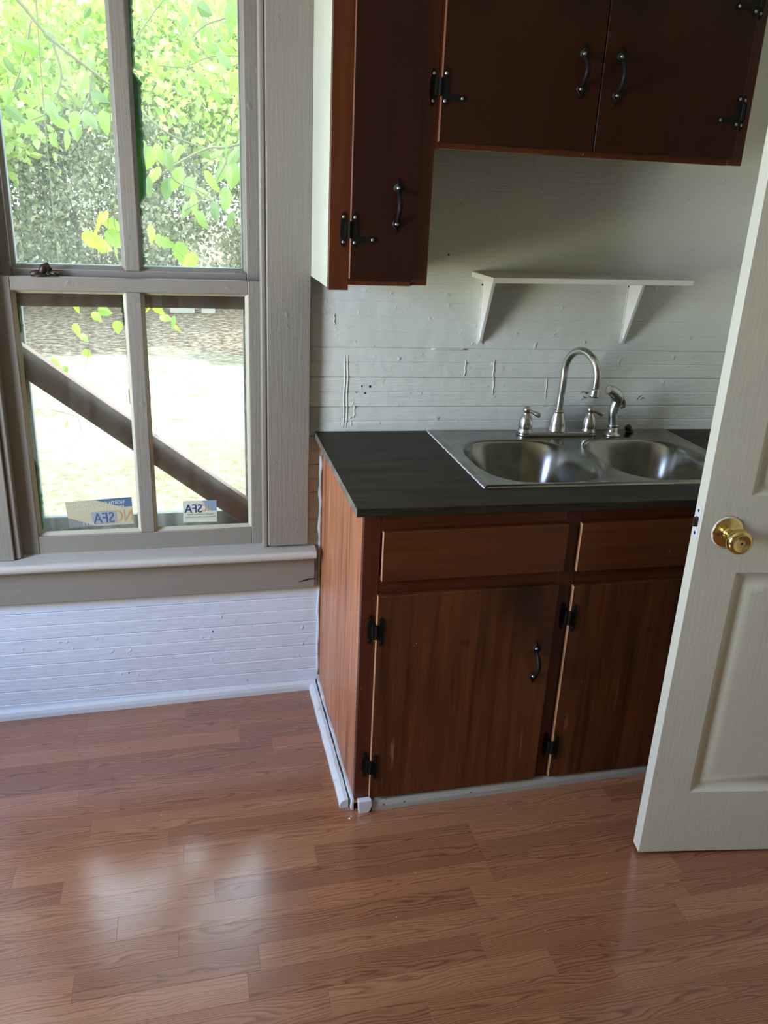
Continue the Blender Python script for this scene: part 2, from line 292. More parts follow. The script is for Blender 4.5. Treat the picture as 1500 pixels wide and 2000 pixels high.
LEAVES = {
 'A': ([[-1.085,2.75,2.105,0.109],[-1.067,2.95,2.111,0.102],[-1.222,3.15,2.04,0.094],[-1.106,2.8,1.984,0.08],[-1.087,3.0,1.983,0.08],[-1.2,3.2,1.959,0.073],[-1.172,2.85,1.782,0.109],[-1.132,3.05,1.874,0.102],[-1.129,3.25,1.813,0.102],[-0.999,2.9,1.821,0.123],[-0.977,3.1,1.773,0.116],[-0.95,2.75,1.86,0.094],[-0.892,2.95,1.781,0.087],[-0.831,3.15,1.798,0.123],[-0.723,2.8,1.769,0.109],[-0.755,3.0,1.906,0.094],[-0.911,3.2,1.73,0.08],[-0.929,2.85,1.673,0.087],[-1.019,3.05,1.677,0.073],[-1.106,3.25,1.906,0.08],[-0.802,2.9,2.182,0.087],[-0.798,3.1,2.32,0.058],[-0.844,2.75,2.225,0.073],[-1.012,2.95,2.031,0.065],[-1.132,3.15,2.278,0.087],[-1.15,2.8,2.242,0.08],[-0.98,3.0,2.171,0.073],[-0.95,3.2,2.065,0.109],[-0.828,2.85,1.961,0.102],[-0.788,3.05,2.059,0.08],[-1.163,3.25,1.745,0.094],[-1.209,2.9,1.869,0.087]],
   [[[-1.335,3.0,2.519],[-1.126,3.0,2.335],[-0.98,3.0,2.171],[-0.71,3.0,1.979],[-0.577,3.0,1.879],[-0.398,3.0,1.743],[-0.147,3.0,1.666]],[[-1.073,3.0,2.247],[-1.106,3.0,2.126],[-1.164,3.0,1.978],[-1.213,3.0,1.877]],[[-0.98,3.0,2.171],[-0.945,3.0,1.993],[-1.025,3.0,1.827],[-1.121,3.0,1.771]],[[-0.785,3.0,2.033],[-0.824,3.0,1.877],[-0.943,3.0,1.718]]]),
 'B': ([[-0.247,2.35,2.262,0.087],[-0.194,2.55,2.29,0.094],[-0.11,2.75,2.353,0.094],[-0.078,2.4,2.252,0.101],[-0.256,2.6,2.271,0.094],[-0.203,2.8,2.249,0.087],[-0.288,2.45,2.117,0.08],[-0.118,2.65,2.199,0.08],[-0.151,2.85,2.165,0.087],[-0.141,2.5,2.029,0.101],[-0.213,2.7,1.999,0.08],[-0.11,2.35,2.047,0.094],[-0.064,2.55,1.97,0.101],[-0.135,2.75,1.924,0.074],[-0.254,2.4,2.065,0.067],[-0.328,2.6,2.05,0.074],[-0.058,2.8,2.249,0.087],[-0.176,2.45,2.165,0.08],[-0.294,2.65,2.242,0.074],[-0.07,2.85,2.171,0.087]],
   [[[0.165,2.6,2.506],[-0.016,2.6,2.313],[-0.195,2.6,2.231],[-0.286,2.6,2.145]],[[0.216,2.6,2.24],[-0.059,2.6,2.057],[-0.149,2.6,2.063],[-0.272,2.6,2.18]],[[0.216,2.6,2.1],[-0.123,2.6,2.104],[-0.303,2.6,2.04],[-0.429,2.6,2.036]],[[-0.384,2.6,2.337],[-0.488,2.6,2.208],[-0.564,2.6,2.09]]]),
 'C': ([[-0.129,2.15,1.651,0.096],[-0.082,2.35,1.613,0.103],[-0.216,2.55,1.637,0.084],[-0.395,2.2,1.582,0.09],[-0.496,2.4,1.594,0.109],[-0.364,2.6,1.506,0.122],[-0.442,2.25,1.615,0.09],[-0.279,2.45,1.386,0.109],[-0.22,2.65,1.436,0.109],[-0.189,2.3,1.5,0.116],[-0.118,2.5,1.416,0.116],[-0.095,2.15,1.527,0.116],[-0.474,2.35,1.511,0.103],[-0.318,2.55,1.357,0.09],[-0.247,2.2,1.32,0.09],[-0.099,2.4,1.318,0.084],[-0.138,2.6,1.542,0.109],[-0.524,2.25,1.634,0.096],[-0.358,2.45,1.626,0.084],[-0.42,2.65,1.453,0.109],[-0.18,2.3,1.356,0.096],[-0.301,2.5,1.471,0.096],[-0.494,2.15,1.463,0.09],[-0.569,2.35,1.566,0.084]],
   [[[1.047,2.45,2.961],[0.608,2.42,2.244],[0.194,2.4,1.797],[-0.078,2.4,1.675],[-0.206,2.4,1.656],[-0.399,2.4,1.551],[-0.557,2.4,1.4],[-0.582,2.4,1.313]],[[-0.078,2.4,1.675],[-0.146,2.4,1.539],[-0.226,2.4,1.426],[-0.332,2.4,1.355]],[[-0.399,2.4,1.551],[-0.364,2.4,1.493],[-0.226,2.4,1.438],[-0.047,2.4,1.295]]]),
 'D': ([[-0.631,0.95,1.333,0.11],[-0.663,1.15,1.27,0.105],[-0.606,1.35,1.318,0.091],[-0.578,1.0,1.284,0.091],[-0.591,1.2,1.228,0.072],[-0.653,1.4,1.232,0.081],[-0.612,1.05,1.356,0.057]],
   [[[-0.573,1.2,2.288],[-0.574,1.2,1.826],[-0.599,1.2,1.45],[-0.611,1.2,1.36],[-0.619,1.2,1.296],[-0.628,1.2,1.222]],[[-0.621,1.2,1.296],[-0.655,1.2,1.313]],[[-0.623,1.2,1.268],[-0.588,1.2,1.269]]]),
 'E': ([[-0.452,0.95,1.308,0.067],[-0.404,1.15,1.269,0.076],[-0.35,1.35,1.215,0.095],[-0.322,1.0,1.214,0.076],[-0.433,1.2,1.274,0.048]],
   [[[-0.556,1.2,2.289],[-0.56,1.2,1.827],[-0.574,1.2,1.522],[-0.59,1.2,1.313],[-0.522,1.2,1.314],[-0.469,1.2,1.306],[-0.414,1.2,1.278],[-0.368,1.2,1.238],[-0.312,1.2,1.188]]]),
 'F': ([[-0.782,1.45,0.987,0.071],[-0.69,1.65,0.944,0.082],[-0.657,1.85,0.843,0.076],[-0.796,1.5,0.884,0.071],[-0.791,1.7,0.819,0.066],[-0.808,1.9,0.714,0.06],[-0.898,1.55,0.733,0.071],[-0.898,1.75,0.659,0.066],[-0.517,1.95,0.926,0.087],[-0.46,1.6,0.961,0.082],[-0.433,1.8,0.895,0.076],[-0.398,1.45,0.928,0.071],[-0.387,1.65,0.876,0.071],[-0.923,1.85,0.38,0.055],[-0.71,1.5,0.939,0.071]],
   [[[-0.857,1.7,2.397],[-0.872,1.7,1.766],[-0.865,1.7,1.084],[-0.791,1.7,0.954],[-0.774,1.7,0.842],[-0.781,1.7,0.751],[-0.818,1.7,0.622]],[[-0.569,1.7,2.409],[-0.585,1.7,1.688],[-0.589,1.7,1.046],[-0.506,1.7,0.97],[-0.441,1.7,0.925],[-0.377,1.7,0.857]],[[-0.962,1.7,0.493],[-0.854,1.7,0.455],[-0.845,1.7,0.382],[-0.876,1.7,0.333],[-0.939,1.7,0.302],[-1.03,1.7,0.287]]]),
}
def fl(x, y): return .0188*x-.0251*y      # the old floor slopes
def structure(o): o['kind'] = 'structure'; return o
PI = math.pi
XL, XR, YB, ZC = -2.2, 1.43, -3.6, 2.5
# ------------------------------------------------------------ floor: base and laminate strips
f0 = obj('floor', MB().add([(x, y, fl(x, y)-.003+dz) for dz in (0, -.06) for x, y in ((XL-.1, YB-.1), (XR+.1, YB-.1), (XR+.1, .1), (XL-.1, .1))],
    [(0, 1, 2, 3), (7, 6, 5, 4), (0, 4, 5, 1), (1, 5, 6, 2), (2, 6, 7, 3), (3, 7, 4, 0)]), M['floor'], kind='structure')
PW = .0648
known = {8: [-.2481], 9: [-.4321], 13: [-.1275, .293], 12: [.293], 11: [-.658], 14: [-.406], 15: [.3285], 16: [.2054], 17: [.3343], 19: [.649], 0: [-.671, -.27], 1: [-.671, -.39], 2: [-.255]}
for r in range(24):
    y1 = .0-r*PW+.012; y0 = y1-PW
    if r in known:
        cuts = sorted(known[r]); xs = [cuts[0]]
        while xs[0] > -1.15: xs.insert(0, xs[0]-rng.uniform(.35, .65))
        for a in cuts[1:]: xs.append(a)
    else: xs = [-1.15-rng.uniform(0, .4)]
    while xs[-1] < 1.38: xs.append(xs[-1]+rng.uniform(.34, .68))
    xs[-1] = 1.41
    for a, b in zip(xs, xs[1:]):
        if b-a < .06: continue
        g = .00012; zc = (fl((a+b)/2, (y0+y1)/2))
        mb = MB(); v = []
        for dz, e in ((-.0028, 0), (-.0002, 0), (0, .0003)):
            for x, y in ((a+g+e, y0+g+e), (b-g-e, y0+g+e), (b-g-e, y1-g-e), (a+g+e, y1-g-e)): v.append((x, y, fl(x, y)+dz))
        mb.add(v, [(8, 9, 10, 11)]+[(i+4*k, (i+1) % 4+4*k, (i+1) % 4+4*k+4, i+4*k+4) for k in (0, 1) for i in range(4)])
        obj('plank', mb, M['floor'], f0, loc=((a+b)/2, (y0+y1)/2, zc))
# ------------------------------------------------------------ walls, ceiling, roof
WX0, WX1, WZ0, WZ1 = -.83, -.112, .47, 2.02
wb = MB()
wb.box(XL, WX0, .012, .10, -.1, ZC); wb.box(WX1, XR, .012, .10, -.1, ZC); wb.box(WX0, WX1, .012, .10, -.1, WZ0); wb.box(WX0, WX1, .012, .10, WZ1, ZC)
wall = obj('wall_back', wb, M['wall'], kind='structure')
def board_prof(z0, z1, d):
    zc = (z0+z1)/2; e = .0024; g = .0004 if d > .001 else 0
    return [(.012, z0+g), (d, z0+g), (0, z0+e), (0, zc-e), (d*.7, zc-.0006), (d*.7, zc+.0006), (0, zc+e), (0, z1-e), (d, z1-g), (.012, z1-g)]
def board(x0, x1, z0, z1, d=.0016, mt='wall', shear=0.0):
    mb = MB(); prof = [(y, z) for y, z in board_prof(z0, z1, d)][::-1]
    mb.extrude_x(prof, x0, x1, fn=(lambda x, y, z: (x, y, z-shear*x)) if shear else None)
    return obj('board', mb, M[mt], wall)
BP, BZ = .0842, .07
k = 0
while True:
    z0 = BZ+BP*(k-1); z1 = z0+BP
    if z0 > ZC-.01: break
    z1 = min(z1, ZC)
    d = .0022 if k < 13 else (.0007 if k < 15 else .0003)
    if k == 0: pass
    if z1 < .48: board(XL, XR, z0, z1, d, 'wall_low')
    elif z0 > WZ1: board(XL, XR, z0, z1, d)
    else:
        board(XL, WX0-.01, z0, z1, d)
        if z0 < .83: board(WX1, .0134, z0, z1, .0024, 'wall_bare'); board(.0134, XR, z0, z1, d, shear=.008)
        else: board(WX1, XR, z0, z1, d, shear=.008)
    k += 1
# nail holes, paint drips, a paint ridge and rust marks on the back wall
nb = MB()
for x, z, r in ((.1319, .971, .0025), (.1554, .9694, .0038), (.1163, .9536, .002), (.1414, .9505, .0028), (.36, 1.33, .003), (-.30, .225, .003), (-.55, .105, .0025), (-.2, .045, .002)):
    nb.lathe([(r, 0), (r*.8, .0006)], (x, -.0001, z), (0, -1, 0), 10)
obj('nail_hole', nb, M['dark'], wall, kind='stuff')
db = MB()
for x, za, zb in ((.082, 1.058, .85), (.0905, 1.058, .852), (.4318, 1.045, .996), (.5187, 1.046, .985), (.522, .99, .94), (.688, .99, .93), (.05, 1.17, 1.14), (.112, .92, .88)):
    db.tube([(x+.0012*math.sin(i*1.7+x*40), -.0003, za+(zb-za)*i/8) for i in range(9)], [.0005]+[.0013+.0006*rng.random() for _ in range(7)]+[.0006], 6)
obj('paint_drip', db, M['wall'], wall, True, kind='stuff')
rb = MB(); rb.tube([(.328+.0128*i, -.0012, 1.0748+.0006*math.sin(i*2.1)) for i in range(9)], [.002, .0026, .003, .0026, .003, .0027, .003, .0034, .002], 6)
obj('paint_ridge', rb, M['wall'], wall, True)
sb = MB()
for cx, cz, pts in ((.813, .942, [(-.012, .004), (-.006, .008), (.002, .006), (.008, .001), (.012, .006)]), (.82, .934, [(-.01, .003), (-.004, -.004), (.003, -.002)]), (1.0, .93, [(-.010, -.008), (-.004, .003), (.006, .008)]), (1.008, .926, [(-.006, -.004), (0, .004), (.008, .0)])):
    sb.tube([(cx+a, -.0001, cz+b) for a, b in pts], [.0008]+[.0017]*(len(pts)-2)+[.0008], 5)
obj('rust_mark', sb, M['rust'], wall, True, kind='stuff')
# left wall with a window opening where the daylight lamps stand
lw = MB(); T = .12
lw.box(XL-T, XL, YB, -1.50, -.1, ZC); lw.box(XL-T, XL, -.70, .10, -.1, ZC); lw.box(XL-T, XL, -1.50, -.70, -.1, .72); lw.box(XL-T, XL, -1.50, -.70, 2.05, ZC)
obj('wall_left', lw, M['roomwall'], kind='structure')
rw = MB(); rw.box(XR, XR+.1, -.99, .10, -.1, ZC); rw.box(XR, XR+.1, -1.82, -.99, 2.06, ZC); rw.box(XR, XR+.1, YB, -1.82, -.1, ZC); rw.box(XR+.1, XR+.16, -2.0, -.8, -.1, ZC)
obj('wall_right', rw, M['roomwall'], kind='structure')
obj('wall_front', MB().box(XL-T, XR+.1, YB-.12, YB, -.1, ZC), M['roomwall'], kind='structure')
obj('ceiling', MB().box(XL-T, XR+.1, YB-.12, .10, ZC, ZC+.06), M['ceil'], kind='structure')
obj('roof_sunshade', MB().box(-4.2, 3, -5, .55, 2.62, 2.75), M['bark'], kind='structure')  # unseen slab, left overhang widened to block sun from the left window
# quarter round along the back wall and shoes round the cabinet
def shoe(name, p0, p1, w, h, mt, side, **kw):   # side: unit vector (x,y) pointing into the room
    mb = MB(); prof = [(0, 0), (w, 0), (w, h*.45), (w*.82, h*.78), (w*.45, h*.97), (0, h)]; n = len(prof); vs = []
    N = 12
    for i in range(N+1):
        t = i/N; x = p0[0]+(p1[0]-p0[0])*t; y = p0[1]+(p1[1]-p0[1])*t; j = kw.get('jit', .0006)*math.sin(i*2.3)
        vs += [(x+side[0]*(a+j), y+side[1]*(a+j), fl(x, y)+b+(j if b else 0)) for a, b in prof]
    fs = [(i*n+q, i*n+(q+1) % n, (i+1)*n+(q+1) % n, (i+1)*n+q) for i in range(N) for q in range(n)]+[list(range(n))[::-1], [N*n+q for q in range(n)]]
    return obj(name, mb.add(vs, fs), mt, kind='structure')
shoe('baseboard_back', (XL, 0), (.012, 0), .014, .030, M['shoe'], (0, -1))
shoe('trim_1', (.0125, -.012), (.012, -.584), .021, .024, M['shoe'], (-1, 0), jit=.001)
tb = MB(); N = 14; vs = []
for i in range(N+1):
    y = -.01-.585*i/N; j = .0012*math.sin(i*1.9); h = .030+.004*math.sin(i*1.1)+(.006 if i < 3 else 0)
    vs += [(.0155+j, y, fl(0, y)), (.0232, y, fl(0, y)), (.0232, y, fl(0, y)+h), (.018+j, y, fl(0, y)+h)]
tb.add(vs, [(i*4+q, i*4+(q+1) % 4, i*4+4+(q+1) % 4, i*4+4+q) for i in range(N) for q in range(4)]+[(3, 2, 1, 0), (N*4, N*4+1, N*4+2, N*4+3)])
obj('trim_2', tb, M['shoe'], kind='structure')
shoe('trim_3', (.068, -.596), (XR, -.596), .013, .030, M['greyshoe'], (0, -1), jit=.0005)
t3 = bpy.data.objects['trim_3']
for x in (.098, .152, .33):
    obj('nail_hole', MB().lathe([(.0022, 0), (.0018, .0005)], (x, -.6095, fl(x, -.61)+.016), (0, -1, 0), 8), M['dark'], t3)
cb = MB(); pts = [(.031, .018), (.066, .018), (.0675, .010), (.064, .004), (.058, -.004+.004), (.05, .0), (.04, -.0), (.034, -.0)]
cb.prism([(x, fl(x, -.61)+max(z, 0)*2.1-.001) for x, z in pts][::-1], -.6135, -.597)
obj('trim_4', cb, M['shoe'], bevel=.002, kind='structure')
# paint-smeared caulk up the corner of wall and cabinet
vb = MB(); path = [(.0185+.0012*math.sin(i*1.3)+.001*math.sin(i*3.1), -.003, .05+.72*i/26) for i in range(27)]
vb.tube(path, [.004+(.0015 if i < 16 else .0035)*math.sin(i*2.2)**2 for i in range(27)], 7)
obj('trim_5', vb, M['shoe'], smooth=True, kind='structure')
# ------------------------------------------------------------ window
win = empty('window_1', (-.4715, 0, .5), kind='structure')
WN = lambda n, mb, mt, **k: obj(n, mb, M[mt], win, **k)
WN('jamb', MB().box(-.83, -.811, -.001, .12, .48, 2.02), 'trim'); WN('jamb', MB().box(-.132, -.112, -.001, .12, .48, 2.02), 'trim'); WN('head_jamb', MB().box(-.811, -.132, -.001, .12, 2.0, 2.02), 'trimx')
WN('casing', MB().box(-.935, -.823, -.022, .0, .498, 2.13), 'trim', bevel=.003)
WN('casing', MB().box(-.134, -.0175, -.024, .0, .5055, 2.13), 'trim', bevel=.003)
WN('head_casing', MB().box(-.823, -.134, -.022, .0, 2.005, 2.13), 'trimx', bevel=.003)
WN('stop', MB().box(-.8229, -.8065, -.014, .017, .4985, 2.0), 'trim', bevel=.004)
WN('stop', MB().box(-.1495, -.1345, -.014, .017, .4985, 2.0), 'trim', bevel=.004)
st = MB(); prof = [(.02, .473), (.02, .4985), (-.050, .4965), (-.057, .493), (-.0605, .487), (-.060, .479), (-.056, .473), (-.05, .470)]
st.extrude_x(prof[::-1], -.985, .003)
WN('stool', st, 'stool', bevel=.0015)
WN('apron', MB().box(-.95, .0035, -.024, -.0002, .3635, .4705), 'trimx', bevel=.003)
WN('crack', MB().prism([(-.047, .385), (-.03, .392), (-.012, .396), (.0, .395), (.0036, .398), (.0036, .392), (-.012, .391), (-.03, .387)][::-1], -.0246, -.0235), 'dark')
WN('crack', MB().prism([(.0012, .396), (.0036, .396), (.0036, .452), (.002, .448), (.003, .42)], -.0247, -.0232), 'dark')
WN('sill', MB().add([(-.9, .018, .472), (.0, .018, .472), (.0, .018, .4955), (-.9, .018, .4955), (-.9, .2, .455), (.0, .2, .455), (.0, .2, .485), (-.9, .2, .485)],
    [(0, 1, 2, 3), (7, 6, 5, 4), (3, 2, 6, 7), (0, 4, 5, 1), (1, 5, 6, 2), (0, 3, 7, 4)]), 'extx')
def sash(name, y0, y1, z0, zb, zt, z1, gl, pane_mt, lab):
    s = empty(name, (-.4715, y0, z0)); s.parent = win; s.location = Vector((-.4715, y0, z0))-WL[win.name]
    S = lambda n, mb, mt, **k: obj(n, mb, M[mt] if isinstance(mt, str) else mt, s, **k)
    S('stile', MB().box(-.8095, -.7635, y0, y1, z0, z1), 'trim', bevel=.0025); S('stile', MB().box(-.179, -.134, y0, y1, z0, z1), 'trim', bevel=.0025)
    S('bottom_rail', MB().box(-.7635, -.179, y0, y1, z0, zb), 'trimx', bevel=.0025); S('top_rail', MB().box(-.7635, -.179, y0, y1, zt, z1), 'trimx', bevel=.0025)
    S('muntin', MB().box(-.4895, -.4520, y0, y1-.004, zb, zt), 'trim', bevel=.0025)
    for a, b in ((-.7635, -.4895), (-.4520, -.179)):
        g = y0+.020
        S('pane', MB().box(a-.004, b+.004, g, g+.003, zb-.004, zt+.004), pane_mt)
        bd = MB(); w = .008     # glazing bead round the pane, a small slope down to the glass
        for (p, q, r, t) in (((a, zb), (b, zb), (b-w, zb+w), (a+w, zb+w)), ((b, zb), (b, zt), (b-w, zt-w), (b-w, zb+w)), ((b, zt), (a, zt), (a+w, zt-w), (b-w, zt-w)), ((a, zt), (a, zb), (a+w, zb+w), (a+w, zt-w))):
            bd.add([(p[0], y0+.009, p[1]), (q[0], y0+.009, q[1]), (r[0], g-.0002, r[1]), (t[0], g-.0002, t[1])], [(0, 1, 2, 3)])
        S('glazing_bead', bd, 'peel' if lab == 'low' else 'trim')
    return s, S
low, SL = sash('lower_sash', .018, .052, .4965, .549, 1.213, 1.2475, .036, M['glass2'], 'low')
upr, SU = sash('upper_sash', .057, .091, 1.170, 1.2625, 1.95, 2.0, .075, M['glass'], 'up')
def ragged(x0, x1, z0, z1, y, th, horiz=False, seed=0, amp=.6):   # messy strip of putty, wide base on x1 (or z0) side
    r = random.Random(seed); n = 34; mb = MB(); vs = []
    for i in range(n+1):
        t = i/n; wv = (1-amp)+amp*r.random()*(.6+.4*math.sin(t*19+seed)); wv *= min(1, t*9+.25, (1-t)*9+.25)
        if horiz:
            x = x0+(x1-x0)*t; zt = z0+(z1-z0)*min(1, wv); c = [(x, y, z0), (x, y+th, z0), (x, y+th*.5, zt), (x, y-.0004, zt*.7+z0*.3)]
        else:
            z = z0+(z1-z0)*t; xe = x1+(x0-x1)*min(1, wv); c = [(x1, y, z), (x1, y+th, z), (xe, y+th*.5, z), (xe*.7+x1*.3, y-.0004, z)]
        vs += c
    return mb.add(vs, [(i*4+q, i*4+(q+1) % 4, i*4+4+(q+1) % 4, i*4+4+q) for i in range(n) for q in range(4)]+[(3, 2, 1, 0), (n*4, n*4+1, n*4+2, n*4+3)])
gy = .018+.0235
# green putty and paint left on the outside of the panes
for i, (a, b, c, d, hz) in enumerate([(-.744, -.7625, .552, .78, 0), (-.7515, -.7625, .80, 1.10, 0), (-.744, -.7625, 1.10, 1.185, 0), (-.507, -.4893, 1.12, 1.195, 0), (-.5015, -.4893, .75, 1.13, 0), (-.4985, -.4893, .552, .76, 0), (-.745, -.495, .548, .5575, 1)]):
    SL('glazing_putty', ragged(a, b, c, d, gy, .006, hz, i, .35 if i < 6 else .6), 'putty' if i != 6 else 'peel')
SL('glazing_putty', ragged(-.4515+.010, -.4515, .552, 1.20, gy, .005, False, 21), 'peel'); SL('glazing_putty', ragged(-.192, -.1795, .56, 1.20, gy, .006, False, 22), 'peel')
SL('glazing_putty', ragged(-.445, -.185, .5485, .556, gy, .006, True, 23), 'peel')
gy = .057+.0235
for i, (a, b, c, d, hz, am) in enumerate([(-.432, -.4515, 1.72, 1.95, 0, .3), (-.421, -.4515, 1.42, 1.73, 0, .25), (-.436, -.4515, 1.265, 1.43, 0, .35), (-.1905, -.1795, 1.27, 1.90, 0, .4), (-.445, -.185, 1.262, 1.273, 1, .4), (-.755, -.50, 1.262, 1.267, 1, .6)]):
    SU('glazing_putty', ragged(a, b, c, d, gy, .007, hz, 40+i, am), 'putty' if i != 5 else 'peel')
SU('bare_wood_strip', MB().box(-.7635, -.179, .0555, .0572, 1.1705, 1.2115), 'bare')
for x in (-.437, -.405): SU('nail_tab', MB().box(x-.003, x+.003, .0545, .0556, 1.173, 1.211), 'peel')
lk = MB(); lk.lathe([(.0, 0), (.020, .0), (.021, .003), (.014, .006), (.006, .010), (.0, .012)], (-.690, .034, 1.2475), (0, 0, 1), 14)
lk.tube([(-.690, .034, 1.2545), (-.683, .04, 1.268), (-.677, .042, 1.272), (-.668, .036, 1.262)], [.008, .011, .011, .006], 10); lk.tube([(-.668, .036, 1.256), (-.648, .034, 1.252)], [.006, .004], 8)
lk.tube([(-.715, .032, 1.252), (-.70, .033, 1.256), (-.69, .034, 1.255)], [.006, .009, .006], 8)
SL('sash_lock', lk, 'sash_metal', smooth=True)
# outer frame beyond the sashes
WN('outer_stile', MB().box(-.811, -.757, .099, .122, .485, 2.0), 'ext', bevel=.003); WN('outer_stile', MB().box(-.189, -.132, .099, .122, .485, 2.0), 'ext', bevel=.003)
WN('outer_rail', MB().box(-.757, -.189, .100, .121, .487, .574), 'extx', bevel=.003); WN('outer_rail', MB().box(-.757, -.189, .100, .121, 1.215, 1.272), 'extx', bevel=.003); WN('outer_rail', MB().box(-.757, -.189, .100, .121, 1.94, 2.0), 'extx', bevel=.003)
# diagonal brace outside
b0, b1 = Vector((-.803, 0, 1.061)), Vector((-.166, 0, .561)); dv = (b1-b0).normalized(); nv = Vector((-dv.z, 0, dv.x)); hw = .0345
bp = [(b0-nv*hw*-1), (b0-nv*hw), (b1-nv*hw-dv*.012), (b1-nv*hw*.2+dv*.012), (b1+nv*hw*.55+dv*.004), (b1+nv*hw-dv*.03)]
br = MB().prism([(p.x, p.z) for p in bp], .056, .094)
o = obj('brace_board', br, M['brace'], bevel=.003); o['label'] = 'weathered brown board wedged diagonally behind the lower window panes'; o['category'] = 'board'
# stickers on the lower panes, seen from behind
def sticker_mat(name, col, tr=.4, alpha=0):
    t = NT(name); d = t.n('BsdfDiffuse', {0: lin(col)}); l = t.n('BsdfTranslucent', {0: lin(col)}); mx = t.n('MixShader', {0: tr, 1: d, 2: l})
    if alpha: mx = t.n('MixShader', {0: alpha, 1: mx, 2: t.n('BsdfTransparent')})
    t.t.links.new(mx.outputs[0], t.out.inputs[0]); return t.m
SM = {k: sticker_mat('sticker_'+k, c, tr, al) for k, c, tr, al in (('tan', '#c9c0a4', .22, .12), ('grey', '#8f9190', .15, .1), ('navy', '#5c7290', .15, 0), ('fadedblue', '#54658f', .12, 0), ('blue', '#33487e', .06, 0), ('panel', '#9fa5a8', .15, 0), ('white', '#d8dccb', .25, 0), ('orange', '#c6a478', .15, 0), ('sky', '#8fb0c8', .2, .1), ('pale', '#e2dfd0', .2, 0), ('ink', '#7f8378', .1, 0))}
def text_mesh(txt, w, h, font_scale=1):
    cu = bpy.data.curves.new('text', 'FONT'); cu.body = txt; cu.size = 1; cu.resolution_u = 3
    ob = bpy.data.objects.new('text', cu); COL.objects.link(ob); dg = bpy.context.evaluated_depsgraph_get()
    me = bpy.data.meshes.new_from_object(ob.evaluated_get(dg)); V = np.array([v.co[:] for v in me.vertices]); F = [list(p.vertices) for p in me.polygons]
    bpy.data.objects.remove(ob); bpy.data.curves.remove(cu); bpy.data.meshes.remove(me)
    V -= V.min(0); V[:, 0] *= w/V[:, 0].max(); V[:, 1] *= h/V[:, 1].max(); return V, F
def sticker(name, corners, y, layout, label):
    tl, tr, br_, bl = [Vector((x, y, z)) for x, z in corners]; c = (tl+tr+br_+bl)/4
    root = empty(name, c, label, 'sticker')
    def P(u, v, d): return (tl*(1-u)+tr*u)*(1-v)+(bl*(1-u)+br_*u)*v+Vector((0, -d, 0))    # u to the right, v down
    for nm, kind, mt, d, data in layout:
        mb = MB()
        if kind == 'poly':
            n = len(data); vs = [P(u, v, d) for u, v in data]+[P(u, v, d-.00025) for u, v in data]
            mb.add(vs, [list(range(n)), list(range(2*n-1, n-1, -1))]+[(i, i+n, (i+1) % n+n, (i+1) % n) for i in range(n)])
        else:
            for txt, u0, u1, v0, v1 in data:     # mirrored: the text starts at u1 and runs to u0
                V, F = text_mesh(txt, 1, 1)
                obj(nm, MB().add([P(u1-(u1-u0)*a, v1-(v1-v0)*b, d) for a, b, _ in V], F), SM[mt], root)
            continue
        obj(nm, mb, SM[mt], root)
sticker('window_sticker', ((-.6885, .6422), (-.5108, .6506), (-.5089, .5698), (-.6831, .5654)), .0372, [
    ('backing', 'poly', 'tan', 0, [(0, 0), (1, 0), (1, 1), (0, 1)]),
    ('corner_band', 'poly', 'navy', .0004, [(.44, .0), (.995, .0), (.995, .34), (.84, .34)]),
    ('corner_band', 'poly', 'grey', .0004, [(.0, .62), (.42, 1), (.0, 1)]),
    ('letter_panel', 'poly', 'panel', .0004, [(.355, .47), (.74, .44), (.74, .93), (.37, .95)]),
    ('lettering', 'text', 'pale', .0008, [('NORTH CAROLINA STATE', .08, .88, .09, .22), ("FIREMEN'S ASSOCIATION", .14, .87, .27, .38), ('2011', .22, .40, .84, .95)]),
    ('lettering', 'text', 'orange', .0008, [('NC', .70, .985, .44, .88)]),
    ('lettering', 'text', 'fadedblue', .0012, [('SFA', .38, .70, .50, .90)])],
    'faded tan and blue association sticker reversed on the lower left window pane')
sticker('window_sticker', ((-.3713, .6329), (-.2765, .6323), (-.2769, .5656), (-.3727, .5667)), .0372, [
    ('backing', 'poly', 'white', 0, [(0, 0), (1, 0), (1, 1), (0, 1)]),
    ('corner_band', 'poly', 'sky', .0004, [(.56, .0), (.995, .0), (.995, .48), (.80, .46)]),
    ('lettering', 'text', 'ink', .0008, [('North Carolina State', .12, .90, .58, .66), ("Firemen's Association", .08, .94, .70, .78)]),
    ('lettering', 'text', 'orange', .0008, [('NC', .55, .86, .17, .50)]),
    ('lettering', 'text', 'blue', .0012, [('SFA', .04, .55, .16, .55)])],
    'small white association sticker with blue SFA reversed on the lower right pane')
